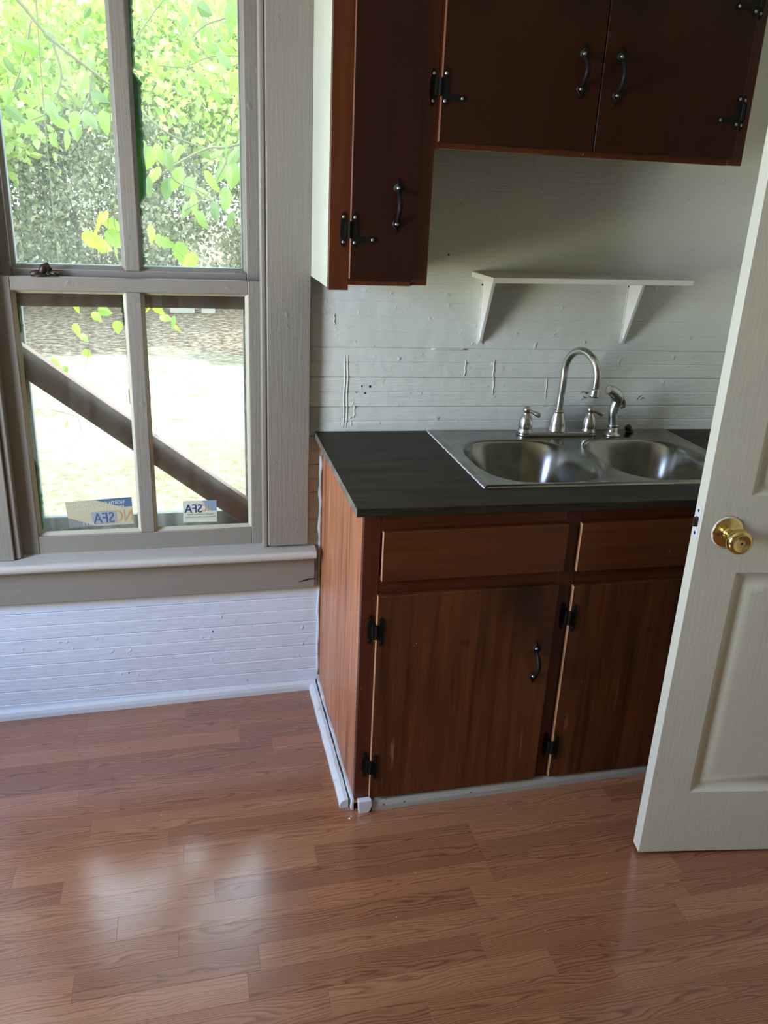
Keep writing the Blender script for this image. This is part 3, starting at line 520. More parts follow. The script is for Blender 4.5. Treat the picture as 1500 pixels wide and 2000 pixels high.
# ------------------------------------------------------------ hardware
def leafplate(mb, x, z0, z1, y, w, side=0):
    h = w/2; pts = [(0, z0), (h*.9, z0+.008), (h*.55, z0+.0135), (h, z0+.022), (h*1.1, (z0+z1)/2), (h, z1-.022), (h*.55, z1-.0135), (h*.9, z1-.008), (0, z1)]
    out = [(x+a, b) for a, b in pts]+[(x-a, b) for a, b in pts[-2:0:-1]]
    mb.prism(out, y-.0025, y)
def screw(mb, x, z, y): mb.lathe([(.0034, 0), (.0034, .0008), (.0022, .0018), (.0, .002)], (x, y, z), (0, -1, 0), 8, 1)
def hinge(parent, x, z, yf, yd, L=0, half=.038, loc=None):    # yf: frame face, yd: door face, L: arm length (+ right, - left)
    mb = MB(); s = -1 if L < 0 else 1
    leafplate(mb, x-.0115*s, z-half, z+half, yf, .013); leafplate(mb, x+.0115*s, z-half, z+half, yd, .013)
    mb.box(x-.009, x+.009, yd-.0028, yd, z-.017, z+.017)
    mb.box(min(x-.009*s, x-.001*s), max(x-.009*s, x-.001*s), yd-.0005, yf, z-.016, z+.016)
    mb.tube([(x, yd-.0025, z-.018), (x, yd-.0025, z+.018)], .0036, 8)
    for dz in (half-.011, -half+.011): screw(mb, x-.0115*s, z+dz, yf-.0025); screw(mb, x+.0115*s, z+dz, yd-.0025)
    if L:
        a = x+.0115*s; e = x+L; zz = z-half*.52; pts = [(a, zz-.006), (e-.012*s, zz-.005), (e-.008*s, zz-.007), (e, zz), (e-.008*s, zz+.007), (e-.012*s, zz+.005), (a, zz+.006)]
        if s < 0: pts = pts[::-1]
        mb.prism(pts, yd-.0026, yd); screw(mb, e-.009*s, zz, yd-.0026)
    return obj('hinge', mb, [M['black'], M['screw'] if L else M['black']], parent)
def pull(parent, x, zc, y, length):
    mb = MB(); h = length/2
    for s in (1, -1):
        z = zc+s*h; pts = [(0, z), (.0035, z-s*.010), (.0115, z-s*.019), (.0105, z-s*.026), (.004, z-s*.032), (-.004, z-s*.032), (-.0105, z-s*.026), (-.0115, z-s*.019), (-.0035, z-s*.010)]
        pts = [(x+a, b) for a, b in pts]
        mb.prism(pts if s < 0 else pts[::-1], y-.003, y); mb.lathe([(.004, 0), (.004, .001), (.0, .002)], (x, y-.003, z-s*.021), (0, -1, 0), 8, 1)
    n = 14; path = []; rad = []
    for i in range(n+1):
        t = i/n; path.append((x, y-.004-.024*math.sin(PI*t)**.7, zc+(h-.028)*(1-2*t))); rad.append(.0038+.0022*math.sin(PI*t))
    mb.tube(path, rad, 10)
    return obj('pull_handle', mb, [M['black'], M['screw']], parent, smooth=True)
def slab(name, x0, x1, z0, z1, yb, yf, mt, parent, edge=None):   # overlay door: front face plus left edge coloured paler as if lit in a second slot
    mb = MB(); mb.box(x0, x1, yf, yb, z0, z1); mb.m[4] = 1 if edge else 0
    return obj(name, mb, [M[mt]]+([M[edge]] if edge else []), parent, bevel=.002)
# ------------------------------------------------------------ base cabinet
CX0, CX1, FY, DY = .0234, XR-.004, -.597, -.612
bc = empty('base_cabinet', (.72, -.3, .03), 'dark stained wooden base cabinet with worn doors under the sink counter', 'cabinet')
B = lambda n, mb, mt, **k: obj(n, mb, M[mt], bc, **k)
cs = MB(); cs.box(CX0, CX0+.018, FY+.002, -.004, .036, .806); B('side_panel', cs, 'cabside')
B('bottom_panel', MB().box(CX0+.018, CX1, -.58, -.004, .05, .066), 'cab'); B('side_panel', MB().box(CX1-.016, CX1, FY+.002, -.004, .036, .806), 'cab'); B('back_panel', MB().box(CX0+.018, CX1-.016, -.016, -.006, .066, .806), 'cab')
for a, b, z0, z1 in ((CX0, .062, .046, .812), (.502, .546, .046, .812), (.985, 1.03, .046, .80), (CX1-.045, CX1, .046, .80)): B('stile', MB().box(a, b, FY, FY+.018, z0, z1), 'cab', bevel=.0012)
for z0, z1 in ((.046, .072), (.612, .668), (.772, .812)):
    for a, b in ((.062, .502), (.546, .985), (1.03, CX1-.045)): B('rail', MB().box(a, b, FY+.0006, FY+.018, z0, z1 if a < 1 or z1 < .8 else .80), 'cabx')
def bdoor(x0, x1, z0, z1, hx, hs, px, parent=bc):
    d = slab('door', x0, x1, z0, z1, FY-.0004, DY, 'cdoor', parent, 'edge')
    for hz in (.5318, .154): hinge(d, hx, hz, FY, DY)
    if px: pull(d, px, .4157, DY, .12)
    return d
bdoor(.0592, .5024, .0595, .6225, .0578, 1, .4615)
bdoor(.5405, .9870, .0600, .6170, .5385, 1, .94)
for a, b, z0, z1 in ((.0655, .5085, .658, .7795), (.5405, .985, .655, .779), (1.03, 1.38, .653, .776)): slab('drawer_front', a, b, z0, z1, FY-.0004, DY, 'drawer', bc, 'edge')
bdoor(1.025, 1.385, .06, .615, 1.3875, -1, None)
# ------------------------------------------------------------ countertop, sink, faucet
SL_ = lambda x, y, z: (x, y, z-.0122*(x-.33))
def ring_plate(x0, x1, y0, y1, hx0, hx1, hy0, hy1, z0, z1):
    mb = MB(); vs = []
    for z in (z0, z1):
        vs += [SL_(x, y, z) for x, y in ((x0, y0), (x1, y0), (x1, y1), (x0, y1), (hx0, hy0), (hx1, hy0), (hx1, hy1), (hx0, hy1))]
    fs = []; fm = []
    for i in range(4):
        j = (i+1) % 4
        fs += [(8+i, 8+j, 12+j, 12+i), (i, 4+i, 4+j, j), (i, j, 8+j, 8+i), (4+i, 12+i, 12+j, 4+j)]; fm += [0, 0, 1 if i == 3 else 0, 0]
    mb.add(vs, fs); mb.m = fm; return mb
ct = obj('countertop', ring_plate(0, XR-.002, -.6242, -.0012, .365, 1.06, -.485, -.05, .8185, .838), [M['counter'], M['counter_edge']], bevel=.0018)
ct['label'] = 'dark charcoal laminate countertop around the steel double sink'; ct['category'] = 'countertop'
sx0, sx1, sy0, sy1 = .330, 1.097, -.512, -.006
nx, ny = 190, 130; xs = np.linspace(sx0, sx1, nx); ys = np.linspace(sy0, sy1, ny); X, Yg = np.meshgrid(xs, ys, indexing='ij')
Z = np.full_like(X, .8425)
for cx, a, cy, b in ((.5265, .166, -.303, .190), (.8845, .166, -.303, .190)):
    p = ((np.abs(X-cx)/a)**2.9+(np.abs(Yg-cy)/b)**2.9)**(1/2.9); t = np.clip((1-p)/.42, 0, 1); sm = t*t*(3-2*t); Z -= .152*sm**.92
e = np.minimum(np.minimum(X-sx0, sx1-X), np.minimum(Yg-sy0, sy1-Yg)); Z -= .0042*np.clip(1-e/.007, 0, 1)**2; Z += .0012*np.exp(-((e-.013)/.006)**2)
Z -= .0122*(X-.33)
mb = MB(); idx = np.arange(nx*ny).reshape(nx, ny)
mb.add(np.stack([X, Yg, Z], -1).reshape(-1, 3), np.stack([idx[:-1, :-1], idx[1:, :-1], idx[1:, 1:], idx[:-1, 1:]], -1).reshape(-1, 4).tolist())
sk = obj('sink', mb, M['steel'], smooth=True); sk['label'] = 'drop-in stainless steel double bowl sink set in the dark countertop'; sk['category'] = 'sink'
for cx in (.5265, .8845): obj('drain', MB().lathe([(.036, -.001), (.045, .0), (.045, .002), (.038, .003), (.030, -.000), (0, -.000)], (cx, -.303, (.6915)-.0122*(cx-.33)), seg=20), M['nickel'], sk, smooth=True)
tb = MB(); tb.tube([(sx0-.0015+.001*math.sin(i*2.4), sy1+(sy0-sy1)*i/30, .8387) for i in range(31)], [.0018+.0012*math.sin(i*1.7)**2 for i in range(31)], 6)
obj('caulk', tb, M['shoe'], sk, smooth=True)
def dz(x): return .8427-.0122*(x-.33)
fa = empty('faucet', (.706, -.062, dz(.706)), 'brushed nickel gooseneck kitchen faucet with two lever handles', 'faucet')
bp = MB(); zz = dz(.7); outl = []
for i in range(28):
    a = 2*PI*i/28; outl.append((.706+(.098 if math.cos(a) > 0 else -.098)+.026*math.cos(a), -.066+.026*math.sin(a)))
n = len(outl); vs = []
for s_, h in ((1, 0), (1, .007), (.86, .013)): vs += [(x if s_ == 1 else .706+(x-.706)*.975, -.066+(y+.066)*s_, zz+h-.0122*(x-.7)) for x, y in outl]
bp.add(vs, [list(range(n))[::-1], [2*n+i for i in range(n)]]+[(k_*n+i, k_*n+(i+1) % n, (k_+1)*n+(i+1) % n, (k_+1)*n+i) for k_ in (0, 1) for i in range(n)])
obj('base_plate', bp, M['nickel'], fa, bevel=.002)
sp = MB(); c = (.706, -.066, zz+.012)
sp.lathe([(.0265, 0), (.0265, .003), (.0245, .006), (.0245, .02), (.0225, .034), (.0165, .052), (.0155, .056), (.0165, .058), (.0165, .062), (.012, .063)], c)
ang = math.radians(-74); dx, dy = math.cos(ang), math.sin(ang); Rg = .067; H = zz+.190
path = [(.706, -.066, zz+.06), (.706+.002*dx, -.066, zz+.11), (.706+.004*dx, -.066+.004*dy, zz+.155)]
for i in range(0, 15):
    t = PI-PI*i/14*1.06; q = Rg+Rg*math.cos(t)+.004; path.append((.706+q*dx, -.066+q*dy, H-.002+Rg*1.02*math.sin(t)))
e = Vector(path[-1]); d_ = (e-Vector(path[-2])).normalized(); path.append(tuple(e+d_*.022))
sp.tube(lin_path(path, 3), .0105, 14)
obj('spout', sp, M['nickel'], fa, smooth=True)
e2 = Vector(path[-1]); ae = MB(); ae.lathe([(.0105, -.012), (.0115, -.006), (.0115, .002), (.0145, .006), (.0145, .011), (.011, .012), (.0, .011)], e2, d_, 18)
obj('aerator', ae, M['nickel'], fa, smooth=True)
for hx, la in ((.606, -.55), (.806, -.12)):
    hm = MB(); z0 = dz(hx)+.006
    hm.lathe([(.024, 0), (.023, .006), (.019, .012), (.0195, .016), (.0205, .024), (.018, .040), (.013, .052), (.0085, .058), (.0085, .061), (.0115, .066), (.0115, .072), (.007, .078), (.0, .079)], (hx, -.068, z0), seg=20)
    hd = obj('handle', hm, M['nickel'], fa, smooth=True)
    lv = MB(); s0 = Vector((hx, -.068, z0+.069)); dr = Vector((math.cos(la), math.sin(la), -.36)).normalized()
    lv.tube([s0, s0+dr*.014, s0+dr*.024, s0+dr*.034, s0+dr*.040, s0+dr*.043], [.0055, .0052, .006, .0082, .0078, .004], 12)
    obj('lever', lv, M['nickel'], hd, smooth=True)
sx = .879; z0 = dz(sx); spr = empty('side_sprayer', (sx, -.078, z0), 'brushed nickel pull-out side sprayer standing right of the faucet', 'sprayer')
s1 = MB(); s1.lathe([(.026, 0), (.025, .005), (.018, .009), (.0155, .014), (.0155, .026), (.0, .026)], (sx, -.078, z0), seg=20); obj('holder', s1, M['nickel'], spr, smooth=True)
s2 = MB(); s2.lathe([(.0165, .026), (.0175, .028), (.0175, .033), (.0155, .034), (.0, .034)], (sx, -.078, z0), seg=18)
pp = lin_path([(sx, -.078, z0+.03), (sx-.003, -.078, z0+.050), (sx-.006, -.078, z0+.070), (sx-.002, -.078, z0+.090), (sx+.003, -.079, z0+.106), (sx-.006, -.082, z0+.123), (sx-.022, -.086, z0+.134), (sx-.034, -.089, z0+.140)], 4)
s2.tube(pp, list(np.interp(np.linspace(0, 1, len(pp)), [0, .25, .4, .55, .68, .85, .95, 1], [.0145, .0135, .0135, .0165, .0185, .0160, .0150, .0135])), 14)
obj('spray_head', s2, M['nickel'], spr, smooth=True)
nz = MB(); e_ = pp[-1]; nz.lathe([(.0142, -.004), (.0142, .002), (.0128, .0035), (.0118, .0035), (.0108, .0015), (.0, .0015)], e_, pp[-1]-pp[-3], 18); obj('nozzle', nz, M['nickel'], spr)
s3 = MB(); s3.tube([(sx+.014, -.08, z0+.122), (sx+.024, -.079, z0+.106), (sx+.026, -.078, z0+.086), (sx+.016, -.078, z0+.082)], [.004, .006, .005, .002], 8); obj('trigger', s3, M['nickel'], spr, smooth=True)
pl = MB(); px_ = .945; zp = dz(px_); pl.lathe([(.006, 0), (.0105, .004), (.0105, .012), (.008, .016), (.0, .017)], (px_+.008, -.05, zp+.008), (-.6, .1, .55), 12); pl.lathe([(.012, 0), (.0125, .004), (.009, .007), (.0, .007)], (px_+.008, -.05, zp), (0, 0, 1), 12)
o = obj('rubber_stopper', pl, M['rubber'], smooth=True); o['label'] = 'small dark rubber stopper lying on the sink rim beside the sprayer'; o['category'] = 'stopper'
# ------------------------------------------------------------ wall cabinets
UF, UD = -.312, -.327
ZT = 2.42
tc = empty('wall_cabinet', (.097, -.15, 1.265), 'tall narrow dark wall cabinet with a white painted left side', 'cabinet')
Tn = lambda n, mb, mt, **k: obj(n, mb, M[mt], tc, **k)
Tn('side_panel', MB().box(-.0185, -.006, UF+.018, -.0015, 1.268, ZT), 'cabside_white', label='white painted left side of the cabinet')
Tn('side_panel', MB().box(.200, .2135, UF+.018, -.0015, 1.283, ZT), 'cabside_white'); Tn('bottom_panel', MB().box(-.006, .200, UF+.018, -.0015, 1.284, 1.298), 'ucab')
Tn('top_panel', MB().box(-.006, .2, UF+.018, -.0015, ZT-.02, ZT), 'cabside_white')
Tn('stile', MB().box(-.0195, .0265, UF, UF+.018, 1.2645, ZT), 'ucab', bevel=.0012); Tn('stile', MB().box(.1795, .2140, UF, UF+.018, 1.2790, ZT), 'ucab', bevel=.0015)
Tn('bottom_rail', MB().box(.0265, .1795, UF+.0008, UF+.018, 1.2775, 1.300), 'ucab', bevel=.001); Tn('drip_strip', MB().box(.0265, .172, UF-.004, UF+.0006, 1.277, 1.2865), 'ucab')
Tn('top_rail', MB().box(.0265, .1795, UF+.0008, UF+.018, ZT-.04, ZT), 'ucab')
d = slab('door', .0262, .178, 1.291, ZT-.03, UF-.0004, UD, 'udoor', tc, 'edge_up'); hinge(d, .0235, 1.3975, UF, UD, .062); pull(d, .1312, 1.4515, UD, .118); hinge(d, .0235, 2.2, UF, UD, .062)
wc = empty('wall_cabinet', (.6, -.15, 1.577), 'wide dark wall cabinet with two doors above the sink', 'cabinet')
Wn = lambda n, mb, mt, **k: obj(n, mb, M[mt], wc, **k)
Wn('side_panel', MB().box(.976, .9895, UF+.018, -.0015, 1.602, ZT), 'ucab'); Wn('bottom_panel', MB().box(.2145, .9895, UF+.018, -.0015, 1.592, 1.602), 'ucab'); Wn('top_panel', MB().box(.2145, .976, UF+.018, -.0015, ZT-.02, ZT), 'cabside_white')
Wn('stile', MB().box(.951, .990, UF, UF+.018, 1.5765, ZT), 'ucab', bevel=.001); Wn('stile', MB().box(.2142, .2235, UF, UF+.018, 1.5745, ZT), 'ucab'); Wn('stile', MB().box(.572, .610, UF+.001, UF+.018, 1.59, ZT), 'ucab')
Wn('chipped_edge', MB().prism([(.2235, 1.5752), (.30, 1.5748), (.36, 1.5757), (.43, 1.5750), (.47, 1.5762), (.47, 1.5773), (.40, 1.5768), (.33, 1.5772), (.28, 1.5764), (.2235, 1.5768)], UF-.0006, UF+.002), 'edge_up')
Wn('bottom_rail', MB().box(.2235, .951, UF+.0008, UF+.018, 1.5755, 1.610), 'ucab', bevel=.001); Wn('top_rail', MB().box(.2235, .951, UF+.0008, UF+.018, ZT-.04, ZT), 'ucab')
d = slab('door', .2185, .5880, 1.588, ZT-.03, UF-.0004, UD, 'udoor2', wc, 'edge_up'); hinge(d, .2145, 1.697, UF, UD, .060); pull(d, .5405, 1.7490, UD, .112)
d = slab('door', .5905, .956, 1.588, ZT-.03, UF-.0004, UD, 'udoor2', wc); hinge(d, .957, 1.692, UF, UD, -.064); pull(d, .6305, 1.7455, UD, .12); hinge(d, .957, 1.925, UF, UD, -.064)
# ------------------------------------------------------------ wall shelf
sh = empty('wall_shelf', (.716, -.09, 1.28), 'narrow white wall shelf on two white brackets above the faucet', 'shelf')
obj('shelf_board', MB().box(.4285, 1.0035, -.1763, -.002, 1.2745, 1.2885, fn=lambda x, y, z: (x, y, z+.0085*(x-.4285))), M['shelf'], sh, bevel=.001)
for bx, z0 in ((.4685, 1.2755), (.9130, 1.279)):
    mb = MB(); mb.box(bx-.0085, bx+.0085, -.003, -.0006, z0-.186, z0-.001); mb.box(bx-.0085, bx+.0085, -.085, -.0006, z0-.003, z0-.0006)
    web = [(-.003, z0-.003), (-.078, z0-.003), (-.076, z0-.012), (-.012, z0-.170), (-.003, z0-.182)]
    mb.add([(bx+s*w, y, z) for s, w in ((-1, .0045), (1, .0045)) for y, z in web], [(0, 1, 2, 3, 4), (9, 8, 7, 6, 5)]+[(i, 5+i, 5+(i+1) % 5, (i+1) % 5) for i in range(5)])
    b = obj('bracket', mb, M['bracket'], sh, bevel=.0008)
    for xx, zz_ in ((bx-.006, z0-.022), (bx+.007, z0-.022), (bx, z0-.176)): obj('screw', MB().lathe([(.0028, 0), (.0028, .001), (.0, .0018)], (xx, -.003, zz_), (0, -1, 0), 8), M['black'], b)
# ------------------------------------------------------------ open door
TH = -.1483
dr = empty('door_1', (.6534, -.8882, .0), kind='structure'); dr.rotation_euler = (0, 0, TH); WL[dr.name] = Vector((0, 0, 0))
DW, DZ0, DZ1, DT = .762, .0455, 2.045, .035
us = [0, .0945, .337, .425, .6675, DW]; zs_ = [DZ0, .2185, .7755, .945, 1.555, 1.66, 1.93, DZ1]
mb = MB(); gi = {}
def gv(u, y, z):
    k_ = (round(u, 5), round(y, 5), round(z, 5))
    if k_ not in gi: gi[k_] = len(mb.v); mb.v.append(k_)
    return gi[k_]
def q(*p): mb.f.append([gv(*a) for a in p]); mb.m.append(0)
for side in (0, 1):
    Yb = 0 if side == 0 else DT; s = 1 if side == 0 else -1
    for i in range(5):
        for j in range(7):
            a, b, c, d_ = us[i], us[i+1], zs_[j], zs_[j+1]
            if i in (1, 3) and j in (1, 3, 5):
                rings = [(0, 0), (.010, .0075), (.021, .0085), (.034, .0035), (.050, .0015)]
                for (r0, d0), (r1, d1) in zip(rings, rings[1:]):
                    A = [(a+r0, c+r0), (b-r0, c+r0), (b-r0, d_-r0), (a+r0, d_-r0)]; Bq = [(a+r1, c+r1), (b-r1, c+r1), (b-r1, d_-r1), (a+r1, d_-r1)]
                    for k_ in range(4):
                        m_ = (k_+1) % 4; F = [(A[k_][0], Yb+s*d0, A[k_][1]), (A[m_][0], Yb+s*d0, A[m_][1]), (Bq[m_][0], Yb+s*d1, Bq[m_][1]), (Bq[k_][0], Yb+s*d1, Bq[k_][1])]
                        q(*(F if side == 0 else F[::-1]))
                r = rings[-1][0]; F = [(a+r, Yb+s*.0015, c+r), (b-r, Yb+s*.0015, c+r), (b-r, Yb+s*.0015, d_-r), (a+r, Yb+s*.0015, d_-r)]; q(*(F if side == 0 else F[::-1]))
            else:
                F = [(a, Yb, c), (b, Yb, c), (b, Yb, d_), (a, Yb, d_)]; q(*(F if side == 0 else F[::-1]))
for j in range(7):
    q((0, DT, zs_[j]), (0, 0, zs_[j]), (0, 0, zs_[j+1]), (0, DT, zs_[j+1])); q((DW, 0, zs_[j]), (DW, DT, zs_[j]), (DW, DT, zs_[j+1]), (DW, 0, zs_[j+1]))
for i in range(5):
    q((us[i], DT, DZ0), (us[i+1], DT, DZ0), (us[i+1], 0, DZ0), (us[i], 0, DZ0)); q((us[i], 0, DZ1), (us[i+1], 0, DZ1), (us[i+1], DT, DZ1), (us[i], DT, DZ1))
obj('door_leaf', mb, M['door'], dr, bevel=.0012, seg=2)
ku, kz = .0585, .8655
kn = MB(); kn.lathe([(.0335, 0), (.0335, .0015), (.031, .004), (.026, .006), (.014, .0075), (.0125, .0085), (.0125, .013)], (ku, 0, kz), (0, -1, 0), 32)
rs = obj('rosette', kn, M['brass'], dr, smooth=True)
obj('paint_smear', MB().lathe([(.0315, .0032), (.0340, .0016), (.0345, .0), (.0355, .0)], (ku, 0, kz), (0, -1, 0), 32), M['door'], rs, smooth=True)
obj('screw', MB().lathe([(.004, 0), (.004, .001), (.0, .002)], (ku-.021, -.0055, kz-.002), (0, -1, 0), 10), M['sash_metal'], rs)
k2 = MB(); k2.lathe([(.0105, .010), (.0115, .018), (.011, .022), (.0125, .027), (.019, .034), (.0245, .043), (.0262, .051), (.0245, .058), (.020, .062), (.0165, .0632), (.0155, .0618), (.008, .0612), (.0, .0612)], (ku, 0, kz), (0, -1, 0), 32)
kb = obj('door_knob', k2, M['brass'], dr, smooth=True)
obj('key_hole', MB().lathe([(.0028, 0), (.002, .0008), (.0, .001)], (ku, -.0612, kz), (0, -1, 0), 10), M['dark'], kb)
lp = MB(); lp.box(-.0012, .0006, .006, .029, .847, .915); lq = obj('latch_plate', lp, M['shoe'], dr, bevel=.0005)
obj('latch_bolt', MB().add([(-.0115, .012, .872), (-.0115, .014, .872), (.0, .024, .872), (.0, .011, .872), (-.0115, .012, .892), (-.0115, .014, .892), (.0, .024, .892), (.0, .011, .892)], [(0, 1, 2, 3), (7, 6, 5, 4), (0, 4, 5, 1), (1, 5, 6, 2), (2, 6, 7, 3), (3, 7, 4, 0)]), M['sash_metal'], lq, bevel=.001)
for z in (.905, .857): obj('screw', MB().lathe([(.0035, 0), (.0035, .0006), (.0, .001)], (-.0012, .0175, z), (-1, 0, 0), 10), M['sash_metal'], lq)
# ------------------------------------------------------------ crumbs on the floor
cr = MB()
for x, y, s_ in [(.008, -.625, .0035), (.013, -.618, .002), (-.13, -.30, .0016), (-.25, -.24, .0018), (-.22, -.25, .0013), (-.02, -.34, .0016), (-.33, -.27, .0012), (.2, -1.0, .0012), (.05, -.95, .0012), (-.45, -.52, .0015), (-.05, -.78, .0013), (.35, -1.05, .0012), (.5, -.74, .0015), (.42, -.67, .0012), (-.02, -.0+-.05, .002), (-.03, -.1, .0015)]+[(rng.uniform(-.8, .9), rng.uniform(-1.3, -.1), rng.uniform(.0006, .0012)) for _ in range(40)]:
    z = fl(x, y); a = rng.uniform(0, 6.3); cr.add([(x+s_*math.cos(a+k_*2.1)*(1+.4*(k_ % 2)), y+s_*math.sin(a+k_*2.1), z) for k_ in range(3)]+[(x, y, z+s_*.8)], [(0, 2, 1), (0, 1, 3), (1, 2, 3), (2, 0, 3)])
o = obj('paint_crumbs', cr, M['shoe'], kind='stuff'); o['label'] = 'tiny white paint crumbs scattered on the wood floor'; o['category'] = 'debris'
# ------------------------------------------------------------ yard
GZ = -.6
def yard_mat():
    t = NT('yard_ground'); g = t.n('NewGeometry').outputs['Position']; s = t.n('SeparateXYZ', {0: g})
    n = t.noise(g, 1.1, 4, .6); e = t.math('ADD', s.outputs[1], t.math('MULTIPLY', t.math('SUBTRACT', n, .5), 3.5))
    far = t.ramp(t.n('MapRange', {0: e, 1: 7.6, 2: 9.4}), [(0, (0, 0, 0)), (1, (1, 1, 1))])
    dry = t.mix(t.ramp(t.noise(g, 12, 5, .7), [(.3, (0, 0, 0)), (.7, (1, 1, 1))]), lin('#625d45'), lin('#948c76'))
    nr = t.ramp(t.n('MapRange', {0: t.math('ADD', s.outputs[1], t.math('MULTIPLY', t.math('SUBTRACT', n, .5), 2.6)), 1: 4.3, 2: 5.0}), [(0, (1, 1, 1)), (1, (0, 0, 0))])
    gr = t.mix(t.ramp(t.math('ADD', t.math('MULTIPLY', t.noise(g, 1.3, 4, .6), .65), t.math('MULTIPLY', t.noise(g, 9, 5, .7), .35)), [(.36, (0, 0, 0)), (.58, (1, 1, 1))]), lin('#66714a'), lin('#c2bba6'))
    li = t.mix(t.ramp(t.noise(g, 10, 5, .75), [(.45, (0, 0, 0)), (.64, (1, 1, 1))]), lin('#46382b'), lin('#a8957e'))  # pale specks in the litter colour stand in for dappled sun
    return t.bsdf(t.mix(far, t.mix(nr, gr, dry), li), .9, spec=.1, bump=t.noise(g, 30, 4, .7), strength=.6, dist=.05)
M['yard'] = yard_mat()
obj('ground', MB().box(-30, 30, .12, 60, GZ-.2, GZ), M['yard'], kind='structure')
def quads(C, size, name, mt, parent=None, aspect=.55, upbias=.0, **kw):
    n = len(C); a = rng.normal(size=(n, 3)); a /= np.linalg.norm(a, axis=1)[:, None]; b = rng.normal(size=(n, 3)); b[:, 2] += upbias; b -= a*(a*b).sum(1)[:, None]; b /= np.linalg.norm(b, axis=1)[:, None]
    s = (size*rng.uniform(.6, 1.3, n))[:, None]; V = np.stack([C-a*s, C+b*s*aspect, C+a*s, C-b*s*aspect], 1).reshape(-1, 3)
    me = bpy.data.meshes.new(name); loc = V.mean(0); V = V-loc
    me.vertices.add(4*n); me.vertices.foreach_set('co', V.ravel()); me.loops.add(4*n); me.loops.foreach_set('vertex_index', np.arange(4*n)); me.polygons.add(n); me.polygons.foreach_set('loop_start', np.arange(n)*4)
    me.update(calc_edges=True); me.validate(); me.materials.append(mt)
    o = bpy.data.objects.new(name, me); link(o, parent, loc)
    for k_, v in kw.items(): o[k_] = v
    return o
def blob(cx, cy, cz, rx, ry, rz, n, clumps=40):
    cc = rng.normal(size=(clumps, 3)); cc /= np.linalg.norm(cc, axis=1)[:, None]; cc *= rng.uniform(.35, 1, clumps)[:, None]**.6
    pick = rng.integers(0, clumps, n); p = cc[pick]+rng.normal(size=(n, 3))*.16
    return np.stack([cx+p[:, 0]*rx, cy+p[:, 1]*ry, cz+p[:, 2]*rz], 1)
gl_ = np.stack([rng.uniform(-4, 3, 9000), rng.uniform(2.2, 7.5, 9000), np.full(9000, GZ+.012)], 1)
o = quads(gl_, .035, 'grass', M['crown'], aspect=.09, upbias=.5, kind='stuff'); o['label'] = 'thin pale grass growing in the sunlit yard'; o['category'] = 'grass'
TREES = [(-3.2, 15.5, 7.6, 2.6, 0, 'tall tree with bright loose crown behind the left upper pane'), (-.9, 17.5, 8.4, 2.9, 1, 'tall tree rising behind the window middle muntin'), (1.0, 15.0, 7.2, 2.3, 2, 'yellow-green tree filling the right upper pane'),
    (-6.6, 17, 8.0, 2.8, 3, 'leafy tree standing beyond the left edge of the window'), (4.2, 17, 8.2, 2.8, 4, 'leafy tree standing beyond the right window casing'), (-4.4, 12.6, 7.4, 2.3, 5, 'slender tree nearest the yard shading the leaf litter'), (-5.9, 10.2, 7.4, 2.6, 6, 'spreading tree just left of the yard with shade on the litter'), (1.75, 8.6, 6.4, 2.1, 7, 'small spreading tree hidden beside the window with branches over the upper panes')]
for x, y, h, r, sd, lab in TREES:
    t = empty('tree', (x, y, GZ), lab, 'tree', 'trees behind the yard')
    tp = [(x, y, GZ), (x+.1*math.sin(sd), y, GZ+h*.3), (x+.3*math.sin(sd*2+1), y, GZ+h*.6), (x+.2*math.sin(sd), y, GZ+h*.9)]
    mb = MB(); mb.tube(lin_path(tp, 4), list(np.linspace(.13 if sd != 5 else .07, .03, 13)), 8)
    for k_ in range(5):
        a = sd+k_*1.3; z = GZ+h*(.38+.1*k_); mb.tube([(x, y, z), (x+math.cos(a)*r*.4, y+math.sin(a)*r*.4, z+.5), (x+math.cos(a)*r*.8, y+math.sin(a)*r*.8, z+.8)], [.05, .03, .012], 6)
    obj('trunk', mb, M['bark'], t, smooth=True)
    if sd == 7: C = np.concatenate([blob(-.1, 8.6, 4.0, 2.5, .9, 1.7, 4200, 60), blob(-1.2, 8.4, 3.0, 1.5, .6, .8, 1200, 25)])
    else: C = np.concatenate([blob(x, y, GZ+h*.66, r, r*.8, h*.36, 7500, 60), blob(x+.3, y-.8, GZ+h*.45, r*.95, r*.7, h*.16, 2500, 30)])
    quads(C, .085 if sd != 7 else .06, 'crown', M['crown'], t, .6, kind='stuff')
for i in range(9):
    x = -7.2+i*1.35+rng.uniform(-.2, .2); y = 13.9+rng.uniform(-.5, .7)+(.6 if i % 2 else 0); h = rng.uniform(2.9, 3.6)
    t = empty('shrub', (x, y, GZ), 'dense shaded green shrub in the row beyond the yard', 'shrub', 'shaded shrubs beyond the yard')
    mb = MB()
    for k_ in range(5): a = k_*1.26+i; mb.tube([(x, y, GZ-.02), (x+.25*math.cos(a), y+.25*math.sin(a), GZ+h*.4), (x+.6*math.cos(a), y+.5*math.sin(a), GZ+h*.85)], [.03, .02, .008], 6)
    obj('stem', mb, M['bark'], t, smooth=True)
    quads(blob(x, y, GZ+h*.52, .95, .75, h*.52, 9000, 70), .048, 'foliage', M['shrub'], t, .6, kind='stuff')
for i, (x, y, w, lab) in enumerate(((-.42, 13.0, .42, 'longer pale concrete block lying before the far shrubs'), (.02, 13.0, .24, 'shorter pale concrete block lying before the far shrubs'))):
    mb = MB(); mb.box(x-w/2, x+w/2, y-.12, y+.12, GZ, GZ+.30)
    o = obj('concrete_block', mb, M['block'], bevel=.02); o['label'] = lab; o['category'] = 'block'
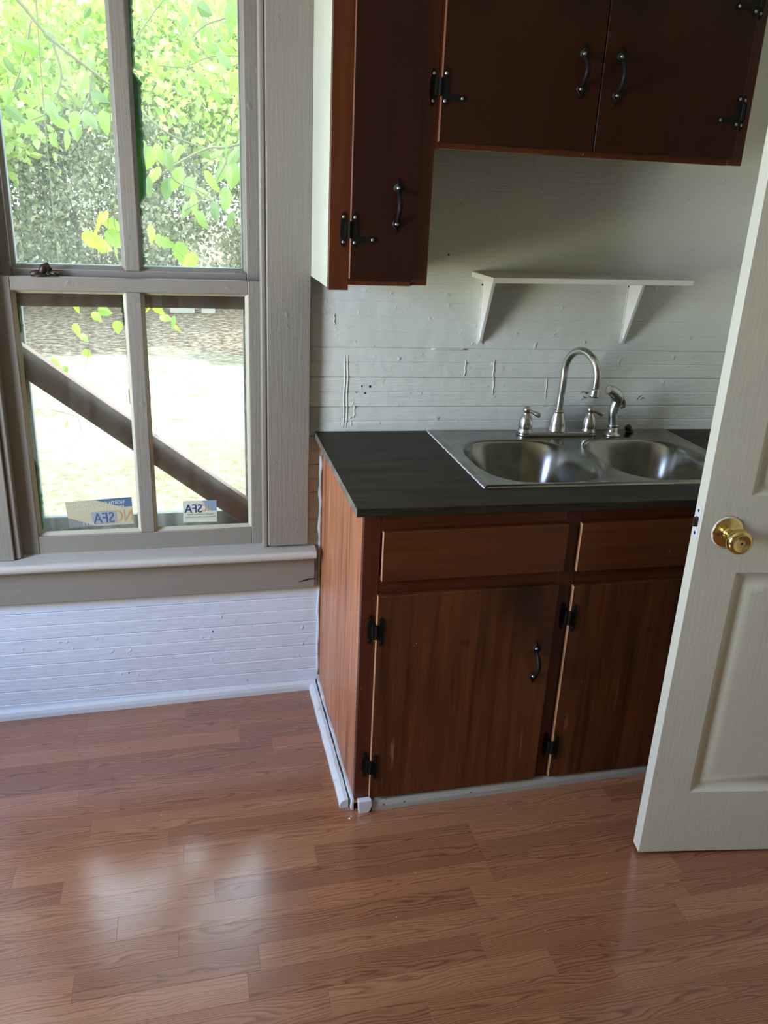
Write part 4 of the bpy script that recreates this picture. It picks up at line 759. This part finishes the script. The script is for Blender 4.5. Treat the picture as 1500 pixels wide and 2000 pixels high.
# near branches
def leaf_mesh(name, half):    # half outline of a toothed leaf (t along the midrib, w across)
    vs = [(-.5, 0, 0)]; fs = []; n = len(half)
    for t, w in half: vs += [(t-.5, -w, -.22*w+.10*math.sin(t*3)), (t-.5, 0, .10*math.sin(t*3)), (t-.5, w, -.22*w+.10*math.sin(t*3))]
    vs.append((.5, 0, .014)); e = len(vs)-1
    fs += [(0, 2, 1), (0, 3, 2)]
    for i in range(n-1): a = 1+3*i; fs += [(a, a+1, a+4, a+3), (a+1, a+2, a+5, a+4)]
    a = 1+3*(n-1); fs += [(a, a+1, e), (a+1, a+2, e)]
    me = bpy.data.meshes.new(name); me.from_pydata(vs, [], fs); return me
OVAL = [(.06, .13), (.15, .27), (.20, .26), (.30, .35), (.36, .32), (.47, .36), (.53, .31), (.64, .30), (.70, .235), (.80, .19), (.86, .12), (.94, .055)]
LOBED = [(.05, .16), (.12, .33), (.17, .26), (.27, .42), (.33, .33), (.43, .44), (.49, .33), (.58, .36), (.64, .25), (.73, .26), (.79, .16), (.88, .13), (.93, .06)]
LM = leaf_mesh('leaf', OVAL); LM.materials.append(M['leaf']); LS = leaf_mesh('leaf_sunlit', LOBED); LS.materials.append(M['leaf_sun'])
BL = {'A': 'long thin branch with green leaves across the upper left pane', 'B': 'leafy branch hanging at the top of the upper right pane', 'C': 'leafy branch sweeping across the middle of the upper right pane',
      'D': 'bright leaf sprig beside the muntin low in the upper left pane', 'E': 'bright leaf sprig hanging low in the upper right pane', 'F': 'pale hanging vine with small leaves behind the lower panes'}
for key, (lv, stems) in LEAVES.items():
    root = empty('tree_branch' if key != 'F' else 'hanging_vine', stems[0][0], BL[key], 'branch' if key != 'F' else 'vine')
    mb = MB(); r0 = {'A': .011, 'B': .007, 'C': .009, 'D': .0022, 'E': .0022, 'F': .0028}[key]
    for i, p in enumerate(stems): mb.tube(lin_path(p, 5), list(np.linspace(r0 if i == 0 else r0*.6, r0*.35, 5*(len(p)-1)+1)), 6)
    obj('stem', mb, M['twig'], root, smooth=True)
    for x, y, z, s_ in lv:
        o = bpy.data.objects.new('leaf', LS if key in 'DEF' else LM); link(o, root, (x, y, z)); s_ *= {'A': 1.0, 'B': 1.0, 'C': .95, 'D': .8, 'E': .9, 'F': .72}[key]; o.scale = (s_*1.2, s_*rng.uniform(.75, 1.1), s_*1.2)
        o.rotation_euler = (PI/2+rng.uniform(-.9, .9), rng.uniform(.3, 2.3), rng.uniform(-.7, .7))
